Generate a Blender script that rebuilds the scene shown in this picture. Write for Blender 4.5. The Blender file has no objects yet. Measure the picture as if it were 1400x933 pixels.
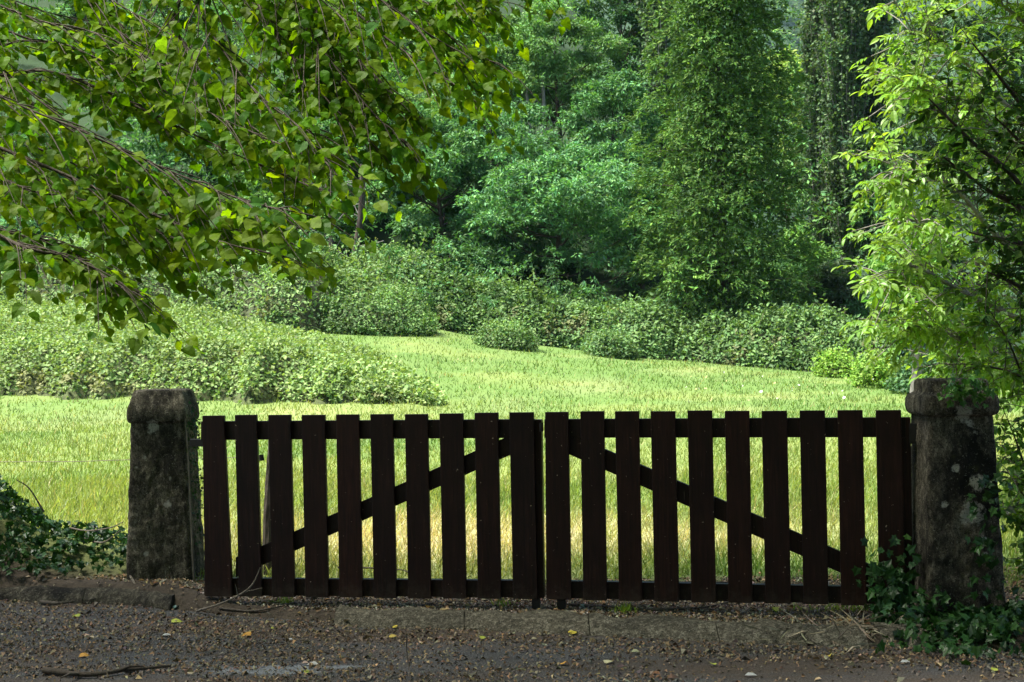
import bpy, bmesh, math, random
import numpy as np
from mathutils import Vector, Matrix

rng = np.random.default_rng(7)
random.seed(7)
S = bpy.context.scene
COL = S.collection
R = math.radians

# ------------------------------------------------------------------ camera, light, exposure
FPX, CX, CY = 1944.0, 700.0, 466.5            # focal length and centre in photo pixels (1400 x 933)
ROLL, PITCH, EYE = 0.018, 0.0044, 1.5
cd = bpy.data.cameras.new('camera')
cam = bpy.data.objects.new('camera', cd); COL.objects.link(cam)
cd.sensor_width = 36.0; cd.lens = FPX / 1400 * 36; cd.clip_start = 0.05; cd.clip_end = 3000
c, s = math.cos(ROLL), math.sin(ROLL)
cp, sp = math.cos(PITCH), math.sin(PITCH)
_r = Vector((c, 0, -s)); _u = Vector((s, 0, c)); _b = Vector((0, -1, 0))
_rx = Matrix.Rotation(PITCH, 3, 'X')
_r, _u, _b = _rx @ _r, _rx @ _u, _rx @ _b
CM = Matrix(((_r.x, _u.x, _b.x), (_r.y, _u.y, _b.y), (_r.z, _u.z, _b.z)))
cam.matrix_world = Matrix.Translation((0, 0, EYE)) @ CM.to_4x4()
S.camera = cam

SUN_EL, SUN_AZ = R(64), R(-96)                  # azimuth clockwise from +Y (the meadow side)
sd = bpy.data.lights.new('sun', 'SUN'); sun = bpy.data.objects.new('sun', sd); COL.objects.link(sun)
sd.energy = 4.3; sd.angle = R(14); sd.color = (1.0, 0.95, 0.86)
_d = Vector((math.sin(SUN_AZ) * math.cos(SUN_EL), math.cos(SUN_AZ) * math.cos(SUN_EL), math.sin(SUN_EL)))
sun.rotation_euler = _d.to_track_quat('Z', 'Y').to_euler()
W = bpy.data.worlds.new('World'); S.world = W; W.use_nodes = True
wn = W.node_tree.nodes; wl = W.node_tree.links
sky = wn.new('ShaderNodeTexSky'); sky.sky_type = 'NISHITA'; sky.sun_disc = False
sky.sun_elevation = SUN_EL; sky.sun_rotation = SUN_AZ
sky.dust_density = 2.0
wl.new(sky.outputs[0], wn['Background'].inputs[0]); wn['Background'].inputs[1].default_value = 0.06
S.view_settings.view_transform = 'Standard'; S.view_settings.look = 'None'
S.view_settings.gamma = 1.0; S.view_settings.exposure = 2.2
S.cycles.use_denoising = True
S.cycles.max_bounces = 8; S.cycles.transmission_bounces = 6; S.cycles.diffuse_bounces = 5

# ------------------------------------------------------------------ helpers
def P(px, py, depth):                           # a point of the place at a given distance along +Y
    d = CM @ Vector(((px - CX) / FPX, (CY - py) / FPX, -1))
    d = d * (depth / d.y)
    return Vector((0, 0, EYE)) + d

def PP(pts):
    return [P(*p) for p in pts]

def hash2(ix, iy, seed):
    h = (ix.astype(np.int64) * 374761393 + iy.astype(np.int64) * 668265263 + seed * 974634777) & 0x7fffffff
    h = ((h ^ (h >> 13)) * 1274126177) & 0x7fffffff
    return ((h ^ (h >> 16)) & 0xffff) / 65535.0

def vnoise(x, y, seed=0):
    x = np.asarray(x, float); y = np.asarray(y, float)
    ix, iy = np.floor(x), np.floor(y); fx, fy = x - ix, y - iy
    fx = fx * fx * (3 - 2 * fx); fy = fy * fy * (3 - 2 * fy)
    a = hash2(ix, iy, seed); b = hash2(ix + 1, iy, seed); c_ = hash2(ix, iy + 1, seed); d_ = hash2(ix + 1, iy + 1, seed)
    return (a * (1 - fx) + b * fx) * (1 - fy) + (c_ * (1 - fx) + d_ * fx) * fy

def fbm(x, y, seed=0, octv=4):
    v = 0; a = .5; t = 0
    for i in range(octv):
        v = v + a * vnoise(np.asarray(x) * 2 ** i, np.asarray(y) * 2 ** i, seed + i * 17); t += a; a *= .5
    return v / t

def norm(v):
    return v / np.maximum(np.linalg.norm(v, axis=-1, keepdims=True), 1e-9)

def make_mesh(name, V, F, mats, tint=None, fmat=None, smooth=False):
    """V (n,3) array, F (m,k) array of one polygon size"""
    me = bpy.data.meshes.new(name)
    V = np.asarray(V, np.float32); F = np.asarray(F, np.int32)
    m, k = F.shape
    me.vertices.add(len(V)); me.vertices.foreach_set('co', V.ravel())
    me.loops.add(m * k); me.loops.foreach_set('vertex_index', F.ravel())
    me.polygons.add(m); me.polygons.foreach_set('loop_start', np.arange(0, m * k, k, dtype=np.int32))
    try: me.polygons.foreach_set('loop_total', np.full(m, k, np.int32))
    except Exception: pass
    for mt in (mats if isinstance(mats, (list, tuple)) else [mats]): me.materials.append(mt)
    if fmat is not None: me.polygons.foreach_set('material_index', np.asarray(fmat, np.int32))
    me.polygons.foreach_set('use_smooth', np.full(m, bool(smooth)))
    if tint is not None:
        a = me.attributes.new('tint', 'FLOAT_COLOR', 'POINT')
        t = np.ones((len(V), 4), np.float32); t[:, :3] = tint
        a.data.foreach_set('color', t.ravel())
    me.update(calc_edges=True); me.validate()
    return me

def link(name, me, parent=None, kind=None, label=None, cat=None, group=None):
    o = bpy.data.objects.new(name, me); COL.objects.link(o)
    if parent: o.parent = parent
    tag(o, label, cat, group, kind)
    return o

def tag(o, label=None, cat=None, group=None, kind=None):
    if label: o['label'] = label
    if cat: o['category'] = cat
    if group: o['group'] = group
    if kind: o['kind'] = kind
    return o

def empty(name, loc, label=None, cat=None, group=None, kind=None):
    o = bpy.data.objects.new(name, None); COL.objects.link(o); o.location = loc; o.empty_display_size = .2
    return tag(o, label, cat, group, kind)

def part(name, me, root, **kw):
    """mesh given in world coordinates, hung under an Empty that stands at root.location"""
    o = link(name, me, root, **kw)
    o.matrix_parent_inverse = Matrix.Translation(-root.location)
    return o

def tube(pts, radii, n=7, jit=0.0):
    pts = [Vector(p) for p in pts]; V = []; F = []
    ref = Vector((0.13, 0.31, 0.94))
    for i, p in enumerate(pts):
        t = (pts[min(i + 1, len(pts) - 1)] - pts[max(i - 1, 0)]).normalized()
        a = t.cross(ref)
        if a.length < 1e-3: a = t.cross(Vector((1, 0, 0)))
        a.normalize(); b = t.cross(a)
        for k in range(n):
            w = 2 * math.pi * k / n
            rr = radii[i] * (1 + jit * (random.random() - .5))
            V.append(p + (a * math.cos(w) + b * math.sin(w)) * rr)
    for i in range(len(pts) - 1):
        for k in range(n):
            q = i * n + k; w = i * n + (k + 1) % n
            F.append((q, w, w + n, q + n))
    return [tuple(v) for v in V], F

def join(parts_):
    V = []; F = []
    for v, f in parts_:
        b = len(V); V += v; F += [tuple(i + b for i in q) for q in f]
    return V, F

def curve(pts, m=6):                            # Catmull-Rom through points
    pts = [Vector(p) for p in pts]
    if len(pts) < 3:
        return [pts[0].lerp(pts[-1], i / m) for i in range(m + 1)]
    P_ = [pts[0] * 2 - pts[1]] + pts + [pts[-1] * 2 - pts[-2]]
    out = []
    for i in range(1, len(P_) - 2):
        for j in range(m):
            t = j / m
            a, b, c_, d_ = P_[i - 1], P_[i], P_[i + 1], P_[i + 2]
            out.append(.5 * ((2 * b) + (c_ - a) * t + (2 * a - 5 * b + 4 * c_ - d_) * t * t + (3 * b - a - 3 * c_ + d_) * t ** 3))
    out.append(pts[-1]); return out

def taper(n, a, b, e=1.0):
    return [a + (b - a) * (i / max(n - 1, 1)) ** e for i in range(n)]

# leaf templates: x along the leaf, y across, z up
def t_diamond(w=.5, d=.06):
    return np.array([(0, 0, 0), (.42, w / 2, d), (1, 0, -d), (.42, -w / 2, d)], float), np.array([(0, 1, 2, 3)])

def t_leaf6(w=.6, d=.07):                        # six-sided leaf of two quads, folded along the rib
    v = [(0, 0, 0), (.3, w / 2, d), (.7, w * .4, d * .6), (1, 0, -d), (.7, -w * .4, d * .6), (.3, -w / 2, d)]
    return np.array(v, float), np.array([(0, 1, 2, 3), (0, 3, 4, 5)])

def t_lime(ragged=0.0, seed=0, curl=None):                  # heart-shaped lime leaf with pointed tip
    r = np.random.default_rng(seed)
    cu = r.uniform(.02, .42) if curl is None else curl; fo = r.uniform(.02, .28)
    prof = [(-.04, .0), (-.09, .24), (.10, .47), (.40, .47), (.74, .26), (1.02, .0)]
    V = []; F = []
    n = len(prof)
    for x, y in prof:
        V.append((max(x, 0) if y == 0 and x < 0 else x, 0, -cu * x * x))
    for sgn in (1, -1):
        for x, y in prof[1:-1]:
            q = 1 - ragged * r.random()
            V.append((x + r.uniform(-.03, .03), sgn * y * q, fo * y - cu * x * x + .05 * math.sin(7 * x + 2 * sgn + seed)))
    m = n - 2
    for sI in (0, 1):
        o = n + sI * m
        for i in range(1, n - 2):
            a, b, c_, d_ = i, i + 1, o + i, o + i - 1
            F.append((a, b, c_, d_) if sI else (a, d_, c_, b))
        F.append((0, o, 1, 1) if sI == 0 else (0, 1, o, o))
        F.append((n - 2, o + m - 1, n - 1, n - 1) if sI == 0 else (n - 2, n - 1, o + m - 1, o + m - 1))
    T = []
    for q in F:
        T.append((q[0], q[1], q[2]))
        if q[3] != q[2]: T.append((q[0], q[2], q[3]))
    return np.array(V, float), np.array(T)

def t_leaflet(w=.42, droop=.18):                 # pointed walnut leaflet, ribbed, bending down
    prof = [(0, 0), (.18, .30), (.42, .5), (.68, .38), (.88, .16), (1, 0)]
    V = [(x, 0, -droop * x * x) for x, y in prof]
    for sgn in (1, -1):
        V += [(x, sgn * y * w, .16 * y * w * 2 - droop * x * x) for x, y in prof[1:-1]]
    T = []
    for k, sgn in ((0, 1), (1, -1)):
        o = 6 + 4 * k
        q = [(0, o, 1)] + [(i, o + i - 1, o + i) for i in range(1, 4)] + [(i, o + i, i + 1) for i in range(1, 4)] + [(4, o + 3, 5)]
        T += q if sgn == -1 else [(a, c_, b) for a, b, c_ in q]
    return np.array(V, float), np.array(T)

def t_ivy():
    v = [(0, 0, 0), (-.1, .38, .03), (.2, .30, .05), (.42, .52, 0), (.55, .22, .04), (1, 0, -.06),
         (.55, -.22, .04), (.42, -.52, 0), (.2, -.30, .05), (-.1, -.38, .03)]
    T = [(0, 2, 1), (0, 4, 2), (2, 4, 3), (0, 5, 4), (0, 6, 5), (0, 8, 6), (8, 7, 6), (0, 9, 8)]
    return np.array(v, float), np.array(T)

def scatter(tmpl, pos, X, N, L, tint, Wd=None):
    """copies of a leaf template as one vertex/face array; X leaf direction, N rough normal"""
    tv, tf = tmpl
    n = len(pos); k = len(tv)
    X = norm(X); Y = norm(np.cross(N, X)); Z = np.cross(X, Y)
    L = np.broadcast_to(np.asarray(L, float), (n,)); Wd = L if Wd is None else np.broadcast_to(Wd, (n,))
    V = (pos[:, None, :] + X[:, None, :] * (tv[None, :, 0:1] * L[:, None, None]) + Y[:, None, :] * (tv[None, :, 1:2] * Wd[:, None, None])
         + Z[:, None, :] * (tv[None, :, 2:3] * L[:, None, None])).reshape(-1, 3)
    F = (tf[None] + (np.arange(n) * k)[:, None, None]).reshape(-1, tf.shape[1])
    T = np.repeat(np.broadcast_to(tint, (n, 3)), k, 0)
    return V, F, T

def cat_(arrs):
    V, F, T = [], [], []; b = 0
    for v, f, t in arrs:
        V.append(v); F.append(f + b); T.append(t); b += len(v)
    return np.concatenate(V), np.concatenate(F), np.concatenate(T)

def rdir(n, up=0.0):
    v = rng.normal(size=(n, 3)); v[:, 2] += up
    return norm(v)

def colours(n, palette, var=.14, hue=.08):
    pal = np.array(palette, float)
    i = rng.integers(0, len(pal), n); j = rng.integers(0, len(pal), n); f = rng.random((n, 1))
    c_ = pal[i] * f + pal[j] * (1 - f)
    c_ = c_ * (1 + var * rng.normal(size=(n, 1))) * (1 + hue * rng.normal(size=(n, 3)))
    return np.clip(c_, .004, .9)

# ------------------------------------------------------------------ materials
def newmat(name):
    m = bpy.data.materials.new(name); m.use_nodes = True
    nt = m.node_tree; b = nt.nodes['Principled BSDF']
    return m, nt, b

def N_(nt, t, **kw):
    n = nt.nodes.new(t)
    for k, v in kw.items():
        if k in n.inputs: n.inputs[k].default_value = v
        else: setattr(n, k, v)
    return n

def ramp(nt, src, stops):
    r = nt.nodes.new('ShaderNodeValToRGB'); nt.links.new(src, r.inputs[0])
    e = r.color_ramp.elements
    while len(e) < len(stops): e.new(.5)
    for q, (p, col) in zip(e, stops):
        q.position = p; q.color = (*col, 1) if len(col) == 3 else col
    return r

def noise(nt, scale, detail=4, rough=.6, coord=None, kind='Object', vec=None, dist=0):
    n = N_(nt, 'ShaderNodeTexNoise', Scale=scale, Detail=detail, Roughness=rough, Distortion=dist)
    if vec is not None: nt.links.new(vec, n.inputs['Vector'])
    else:
        g = nt.nodes.new('ShaderNodeNewGeometry'); nt.links.new(g.outputs['Position'], n.inputs['Vector'])
    return n

def mixc(nt, fac, a, b, mode='MIX'):
    m = nt.nodes.new('ShaderNodeMix'); m.data_type = 'RGBA'; m.blend_type = mode
    for sock, v in ((m.inputs[0], fac), (m.inputs[6], a), (m.inputs[7], b)):
        if hasattr(v, 'is_output'): nt.links.new(v, sock)
        else: sock.default_value = v if isinstance(v, (int, float)) else (*v, 1)
    return m.outputs[2]

def bump(nt, b, h, strength=.5, dist=.01):
    n = N_(nt, 'ShaderNodeBump', Strength=strength, Distance=dist)
    nt.links.new(h, n.inputs['Height']); nt.links.new(n.outputs[0], b.inputs['Normal'])

def leafmat(name, trans=.4, tcol=(1.25, 1.25, .45), rough=.42, spec=.5, back=None):
    m, nt, b = newmat(name)
    at = N_(nt, 'ShaderNodeAttribute', attribute_name='tint')
    n = noise(nt, 60, 2)
    v = ramp(nt, n.outputs[0], [(.3, (.82, .82, .82)), (.7, (1.15, 1.15, 1.15))])
    col = mixc(nt, 1.0, at.outputs['Color'], v.outputs[0], 'MULTIPLY')
    nt.links.new(col, b.inputs['Base Color'])
    b.inputs['Roughness'].default_value = rough; b.inputs['Specular IOR Level'].default_value = spec
    t = nt.nodes.new('ShaderNodeBsdfTranslucent')
    nt.links.new(mixc(nt, 1.0, col, tcol, 'MULTIPLY'), t.inputs[0])
    mx = nt.nodes.new('ShaderNodeMixShader'); mx.inputs[0].default_value = trans
    nt.links.new(b.outputs[0], mx.inputs[1]); nt.links.new(t.outputs[0], mx.inputs[2])
    nt.links.new(mx.outputs[0], nt.nodes['Material Output'].inputs[0])
    return m

def tintmat(name, rough=.9, bscale=30, bstr=.4, bdist=.02, var=.35):
    m, nt, b = newmat(name)
    at = N_(nt, 'ShaderNodeAttribute', attribute_name='tint')
    n = noise(nt, bscale, 6, .7)
    v = ramp(nt, n.outputs[0], [(.25, (1 - var,) * 3), (.75, (1 + var,) * 3)])
    nt.links.new(mixc(nt, 1.0, at.outputs['Color'], v.outputs[0], 'MULTIPLY'), b.inputs['Base Color'])
    b.inputs['Roughness'].default_value = rough; b.inputs['Specular IOR Level'].default_value = .2
    bump(nt, b, n.outputs[0], bstr, bdist)
    return m

def barkmat(name, a, c_, scale=14):
    m, nt, b = newmat(name)
    g = nt.nodes.new('ShaderNodeNewGeometry'); mp = N_(nt, 'ShaderNodeMapping'); mp.inputs['Scale'].default_value = (1, 1, .22)
    nt.links.new(g.outputs['Position'], mp.inputs[0])
    n = noise(nt, scale, 8, .7, vec=mp.outputs[0])
    nt.links.new(ramp(nt, n.outputs[0], [(.3, a), (.7, c_)]).outputs[0], b.inputs['Base Color'])
    b.inputs['Roughness'].default_value = .9; b.inputs['Specular IOR Level'].default_value = .2
    bump(nt, b, n.outputs[0], .8, .03)
    return m

M_leaf_lime = leafmat('lime_leaf', .6, (1.45, 1.4, .15), .45, .06)
M_leaf_walnut = leafmat('walnut_leaf', .5, (1.4, 1.25, .35), .42, .3)
M_leaf = leafmat('woodland_leaf', .25, (1.2, 1.3, .45), .65, .15)
M_bramble = leafmat('bramble_leaf', .3, (1.2, 1.2, .5), .6, .18)
M_ivy = leafmat('ivy_leaf', .2, (1.2, 1.3, .4), .42, .22)
M_needle = leafmat('conifer_spray', .2, (1.2, 1.2, .5), .7, .1)
M_grass = leafmat('grass_blade', .4, (1.2, 1.15, .5), .5, .25)
M_bark = barkmat('dark_bark', (.028, .022, .016), (.085, .07, .055))
M_bark_grey = barkmat('grey_bark', (.10, .095, .085), (.30, .28, .25))
M_twig = barkmat('twig_bark', (.05, .04, .03), (.13, .11, .09), 60)
M_drytwig = barkmat('dry_twig', (.10, .08, .06), (.24, .21, .17), 60)
M_ground = tintmat('meadow_ground', .95, 14, .6, .03)
M_soil = tintmat('soil', .95, 40, .8, .02, .5)
M_core = tintmat('bramble_stems', .95, 8, .8, .08, .5)
M_chip = tintmat('litter', .8, 50, .2, .003, .2)

def wood_mat():
    m, nt, b = newmat('dark_stained_wood')
    g = nt.nodes.new('ShaderNodeNewGeometry'); mp = N_(nt, 'ShaderNodeMapping'); mp.inputs['Scale'].default_value = (1, 1, .05)
    nt.links.new(g.outputs['Position'], mp.inputs[0])
    n = noise(nt, 90, 6, .65, vec=mp.outputs[0], dist=.3)
    n2 = noise(nt, 5, 3)
    oi = nt.nodes.new('ShaderNodeObjectInfo')
    a = ramp(nt, n.outputs[0], [(.3, (.005, .0021, .0014)), (.55, (.014, .005, .0033)), (.8, (.034, .014, .009))])
    v = ramp(nt, n2.outputs[0], [(.3, (.7, .7, .7)), (.7, (1.2, 1.2, 1.2))])
    o_ = ramp(nt, oi.outputs['Random'], [(0, (.75, .78, .85)), (1, (1.25, 1.1, 1.0))])
    col = mixc(nt, 1, mixc(nt, 1, a.outputs[0], v.outputs[0], 'MULTIPLY'), o_.outputs[0], 'MULTIPLY')
    # small chips where the stain has come off
    ch = noise(nt, 70, 2, .5); cr = ramp(nt, ch.outputs[0], [(.75, (0, 0, 0)), (.76, (1, 1, 1))])
    col = mixc(nt, cr.outputs[0], col, (.30, .24, .18))
    # mud splashed up from the road, and long pale scratches
    sx = nt.nodes.new('ShaderNodeSeparateXYZ'); nt.links.new(g.outputs['Position'], sx.inputs[0])
    mz = noise(nt, 26, 6, .75); ml = nt.nodes.new('ShaderNodeMath'); ml.operation = 'MULTIPLY_ADD'; ml.inputs[1].default_value = -2.2
    nt.links.new(sx.outputs[2], ml.inputs[0]); nt.links.new(mz.outputs[0], ml.inputs[2])
    col = mixc(nt, ramp(nt, ml.outputs[0], [(.12, (0, 0, 0)), (.40, (.5, .5, .5))]).outputs[0], col, (.045, .038, .028))
    mp3 = N_(nt, 'ShaderNodeMapping'); mp3.inputs['Scale'].default_value = (1, 1, .035); nt.links.new(g.outputs['Position'], mp3.inputs[0])
    sc = noise(nt, 150, 2, .5, vec=mp3.outputs[0])
    col = mixc(nt, ramp(nt, sc.outputs[0], [(.765, (0, 0, 0)), (.80, (.45, .45, .45))]).outputs[0], col, (.22, .16, .12))
    nt.links.new(col, b.inputs['Base Color'])
    b.inputs['Roughness'].default_value = .45; b.inputs['Specular IOR Level'].default_value = .2
    bump(nt, b, n.outputs[0], .35, .004)
    return m
M_wood = wood_mat()

def stone_mat(name, moss=.5, crusts=(), base=1.0, algae=1.0):
    m, nt, b = newmat(name)
    g = nt.nodes.new('ShaderNodeNewGeometry')
    mp = N_(nt, 'ShaderNodeMapping'); mp.inputs['Scale'].default_value = (1, 1, .55); nt.links.new(g.outputs['Position'], mp.inputs[0])
    n = noise(nt, 38, 10, .78, vec=mp.outputs[0]); n2 = noise(nt, 4.5, 8, .72, vec=mp.outputs[0]); n3 = noise(nt, 130, 6, .75); n4 = noise(nt, 75, 5, .8)
    k = lambda *c: tuple(x * base for x in c)
    col = ramp(nt, n.outputs[0], [(.34, k(.022, .020, .014)), (.5, k(.07, .062, .044)), (.64, k(.20, .18, .135))]).outputs[0]
    al = ramp(nt, n2.outputs[0], [(.42, (algae,) * 3), (.56, (0, 0, 0))]).outputs[0]        # black algae in patches
    col = mixc(nt, al, col, (.011, .0105, .008))
    col = mixc(nt, ramp(nt, n3.outputs[0], [(.40, (1, 1, 1)), (.47, (0, 0, 0))]).outputs[0], col, (.008, .008, .006))
    col = mixc(nt, ramp(nt, n4.outputs[0], [(.60, (0, 0, 0)), (.66, (.75, .75, .75))]).outputs[0], col, k(.27, .26, .21))   # pale specks
    mo = noise(nt, 9, 8, .8); mr = ramp(nt, mo.outputs[0], [(.57, (0, 0, 0)), (.68, (moss,) * 3)]).outputs[0]
    col = mixc(nt, mr, col, (.075, .08, .016))
    wv = noise(nt, 30, 5, .7); w2 = noise(nt, 110, 3, .7)
    for p, r in crusts:                            # single crusts of pale lichen, each where it grows
        sb_ = nt.nodes.new('ShaderNodeVectorMath'); sb_.operation = 'DISTANCE'; sb_.inputs[1].default_value = p
        nt.links.new(g.outputs['Position'], sb_.inputs[0])
        ad = nt.nodes.new('ShaderNodeMath'); ad.operation = 'MULTIPLY_ADD'; ad.inputs[1].default_value = r * 2.6
        nt.links.new(wv.outputs[0], ad.inputs[0]); nt.links.new(sb_.outputs['Value'], ad.inputs[2])
        f = ramp(nt, ad.outputs[0], [(r * 2.15, (.9, .9, .9)), (r * 2.45, (0, 0, 0))]).outputs[0]
        f = mixc(nt, 1, f, ramp(nt, w2.outputs[0], [(.36, (0, 0, 0)), (.46, (1, 1, 1))]).outputs[0], 'MULTIPLY')
        col = mixc(nt, f, col, (.40, .39, .33))
    nt.links.new(col, b.inputs['Base Color'])
    b.inputs['Roughness'].default_value = .95; b.inputs['Specular IOR Level'].default_value = .15
    hh = nt.nodes.new('ShaderNodeMath'); hh.operation = 'ADD'
    nt.links.new(n.outputs[0], hh.inputs[0]); nt.links.new(n3.outputs[0], hh.inputs[1])
    bump(nt, b, hh.outputs[0], 1.0, .018)
    return m
M_stone_l = stone_mat('lichen_stone', .7, [(tuple(P(px - 4, py, 8.775)), r * 1.35) for px, py, r in ((212, 583, .030), (201, 626, .016), (201, 672, .009), (232, 690, .018), (204, 757, .012), (190, 640, .010), (222, 545, .012), (236, 655, .01))], 1.9, .85)
M_stone_r = stone_mat('spotted_stone', .3, [(tuple(P(px + 2, py, 7.245)), r * 1.25) for px, py, r in ((1315, 565, .034), (1327, 579, .022), (1334, 592, .014), (1336, 661, .030), (1328, 702, .042), (1321, 707, .03), (1341, 740, .020), (1305, 640, .018), (1290, 690, .012), (1345, 758, .012))], 1.35, 1.0)
M_kerb = stone_mat('kerb_stone', .3)
M_concrete = stone_mat('broken_concrete', .0, (), 1.9, .35)

def asphalt_mat():
    m, nt, b = newmat('old_asphalt')
    n = noise(nt, 120, 3, .7); n2 = noise(nt, 55, 4, .75)
    col = ramp(nt, n.outputs[0], [(.36, (.010, .010, .010)), (.5, (.05, .049, .047)), (.66, (.20, .196, .19))]).outputs[0]
    col2 = ramp(nt, n2.outputs[0], [(.35, (.03, .02, .013)), (.65, (.11, .075, .045))]).outputs[0]
    g = nt.nodes.new('ShaderNodeNewGeometry'); mp = N_(nt, 'ShaderNodeMapping'); mp.inputs['Scale'].default_value = (.35, 1.5, 1)
    nt.links.new(g.outputs['Position'], mp.inputs[0])
    st = noise(nt, 1.4, 6, .7, vec=mp.outputs[0])
    f = ramp(nt, st.outputs[0], [(.44, (0, 0, 0)), (.60, (.75, .75, .75))]).outputs[0]
    col = mixc(nt, f, col, col2)
    # a pale blue-grey patch coloured into the asphalt in front of the gate
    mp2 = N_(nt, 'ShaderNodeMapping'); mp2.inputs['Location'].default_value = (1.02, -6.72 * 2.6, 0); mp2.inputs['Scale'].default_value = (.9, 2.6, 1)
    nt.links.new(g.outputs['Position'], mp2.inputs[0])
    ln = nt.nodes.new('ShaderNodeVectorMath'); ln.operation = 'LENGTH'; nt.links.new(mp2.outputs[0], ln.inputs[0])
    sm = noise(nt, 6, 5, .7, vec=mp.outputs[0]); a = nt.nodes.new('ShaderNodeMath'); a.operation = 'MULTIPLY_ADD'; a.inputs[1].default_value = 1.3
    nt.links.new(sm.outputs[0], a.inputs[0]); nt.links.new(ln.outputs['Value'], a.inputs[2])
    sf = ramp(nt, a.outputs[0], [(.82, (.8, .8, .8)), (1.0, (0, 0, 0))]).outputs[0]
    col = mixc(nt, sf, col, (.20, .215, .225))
    nt.links.new(col, b.inputs['Base Color'])
    b.inputs['Roughness'].default_value = .85; b.inputs['Specular IOR Level'].default_value = .25
    hh = nt.nodes.new('ShaderNodeMath'); hh.operation = 'ADD'
    nt.links.new(n.outputs[0], hh.inputs[0]); nt.links.new(n2.outputs[0], hh.inputs[1])
    bump(nt, b, hh.outputs[0], 1.0, .012)
    return m
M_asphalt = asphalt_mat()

def plain(name, col, rough=.6, metal=0):
    m, nt, b = newmat(name)
    n = noise(nt, 40, 4); v = ramp(nt, n.outputs[0], [(.3, tuple(x * .7 for x in col)), (.7, tuple(min(1, x * 1.25) for x in col))])
    nt.links.new(v.outputs[0], b.inputs['Base Color']); b.inputs['Roughness'].default_value = rough; b.inputs['Metallic'].default_value = metal
    return m
M_iron = plain('black_iron', (.02, .018, .017), .6, .5)
M_wire = plain('rusty_wire', (.10, .075, .055), .6, .3)
M_paper = plain('white_scrap', (.6, .6, .58), .8)

# ------------------------------------------------------------------ lie of the land
GA, GB = Vector((-1.80, 8.278)), Vector((2.10, 7.45))
GM = (GB.y - GA.y) / (GB.x - GA.x)
def gate_y(x): return GA.y + GM * (x - GA.x)

def edge_s(x):                                  # where the road's broken edge runs, measured from the gate line
    return np.interp(x, [-6, -2.3, -1.6, -.8, 0, 1.7, 3], [.25, .12, -.2, -.36, -.37, -.58, -.62])

def ground_z(x, y):
    x = np.asarray(x, float); y = np.asarray(y, float)
    sd_ = y - (GA.y + GM * (np.clip(x, -6, 6) - GA.x))
    # verge: up from the road over the broken edge, then level
    edge = np.clip((sd_ - edge_s(x) + .01) / .14, 0, 1)
    z = -.04 + .072 * edge * edge * (3 - 2 * edge)
    z = z + .075 * np.clip((-1.6 - x) / .5, 0, 1) * edge
    z = z + .03 * np.clip((x - 2.0) / .5, 0, 1) * edge
    z = z + (.03 * (fbm(x * 1.3, y * 1.3, 5) - .5) * edge)
    z = z + .05 * np.clip((sd_ - .5) / 3, 0, 1)
    k = np.interp(x, [-60, -30, -14, -3, 4, 10, 17, 30], [.2, .18, .14, .100, .052, .025, .006, .004])
    r_ = np.clip(y - 26, 0, None); rr = np.where(r_ < 8, r_ * r_ / 16, r_ - 4)
    z = z + k * np.minimum(rr * 1.10, 26 + 0 * rr)
    hs = np.interp(x, [-80, -10, 6, 14, 24, 60], [.60, .52, .42, .16, .06, .05])
    h_ = np.clip(y - 54, 0, 130)
    z = z + hs * h_
    far = np.clip((y - 450) / 950, 0, 1); far = far * far * (3 - 2 * far)
    z = z + far * 400 * np.clip((x + 150) / 200, 0, 1)
    z = z + .25 * (fbm(x * .12, y * .12, 9) - .5) * np.clip((y - 14) / 20, 0, 1)
    return z

def meadow_tint(x, y):
    """colour of the sward: fresh, yellowish and straw patches"""
    n1 = fbm(x * .33, y * .33, 21); n2 = fbm(x * 1.1, y * 1.1, 33); n3 = fbm(x * .5, y * .22, 41)
    fresh = np.array([.116, .202, .046]); yel = np.array([.21, .268, .076]); straw = np.array([.46, .41, .24])
    f = np.clip((n1 * .6 + n2 * .4 - .36) / .3 + np.clip((24 - y) / 30, -.45, .3), 0, 1)[:, None]
    c_ = fresh * (1 - f) + yel * f
    band = np.exp(-((y - 10.6) / 1.0) ** 2) * np.clip(1 - np.abs(x + .3) / 3.2, 0, 1)
    st = np.clip((n3 - .58) / .12, 0, 1) * .12 * np.clip((y - 11) / 4, 0, 1) + np.clip(band * 1.7 * np.clip(n2 * 2.2 - .25, 0, 1), 0, .85)
    c_ = c_ * (1 - st[:, None]) + straw * st[:, None]
    return c_

def grid_mesh(name, xs, ys, zf, tf, mat, shear=False):
    X, Y = np.meshgrid(xs, ys)
    if shear: Y = Y + (GA.y + GM * (np.clip(X, -6, 6) - GA.x))
    X = X.ravel(); Y = Y.ravel(); Z = zf(X, Y)
    nx = len(xs); ny = len(ys)
    i = (np.arange(ny - 1)[:, None] * nx + np.arange(nx - 1)[None]).ravel()
    F = np.stack([i, i + 1, i + nx + 1, i + nx], 1)
    return make_mesh(name, np.stack([X, Y, Z], 1), F, mat, tf(X, Y), smooth=True)

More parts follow.
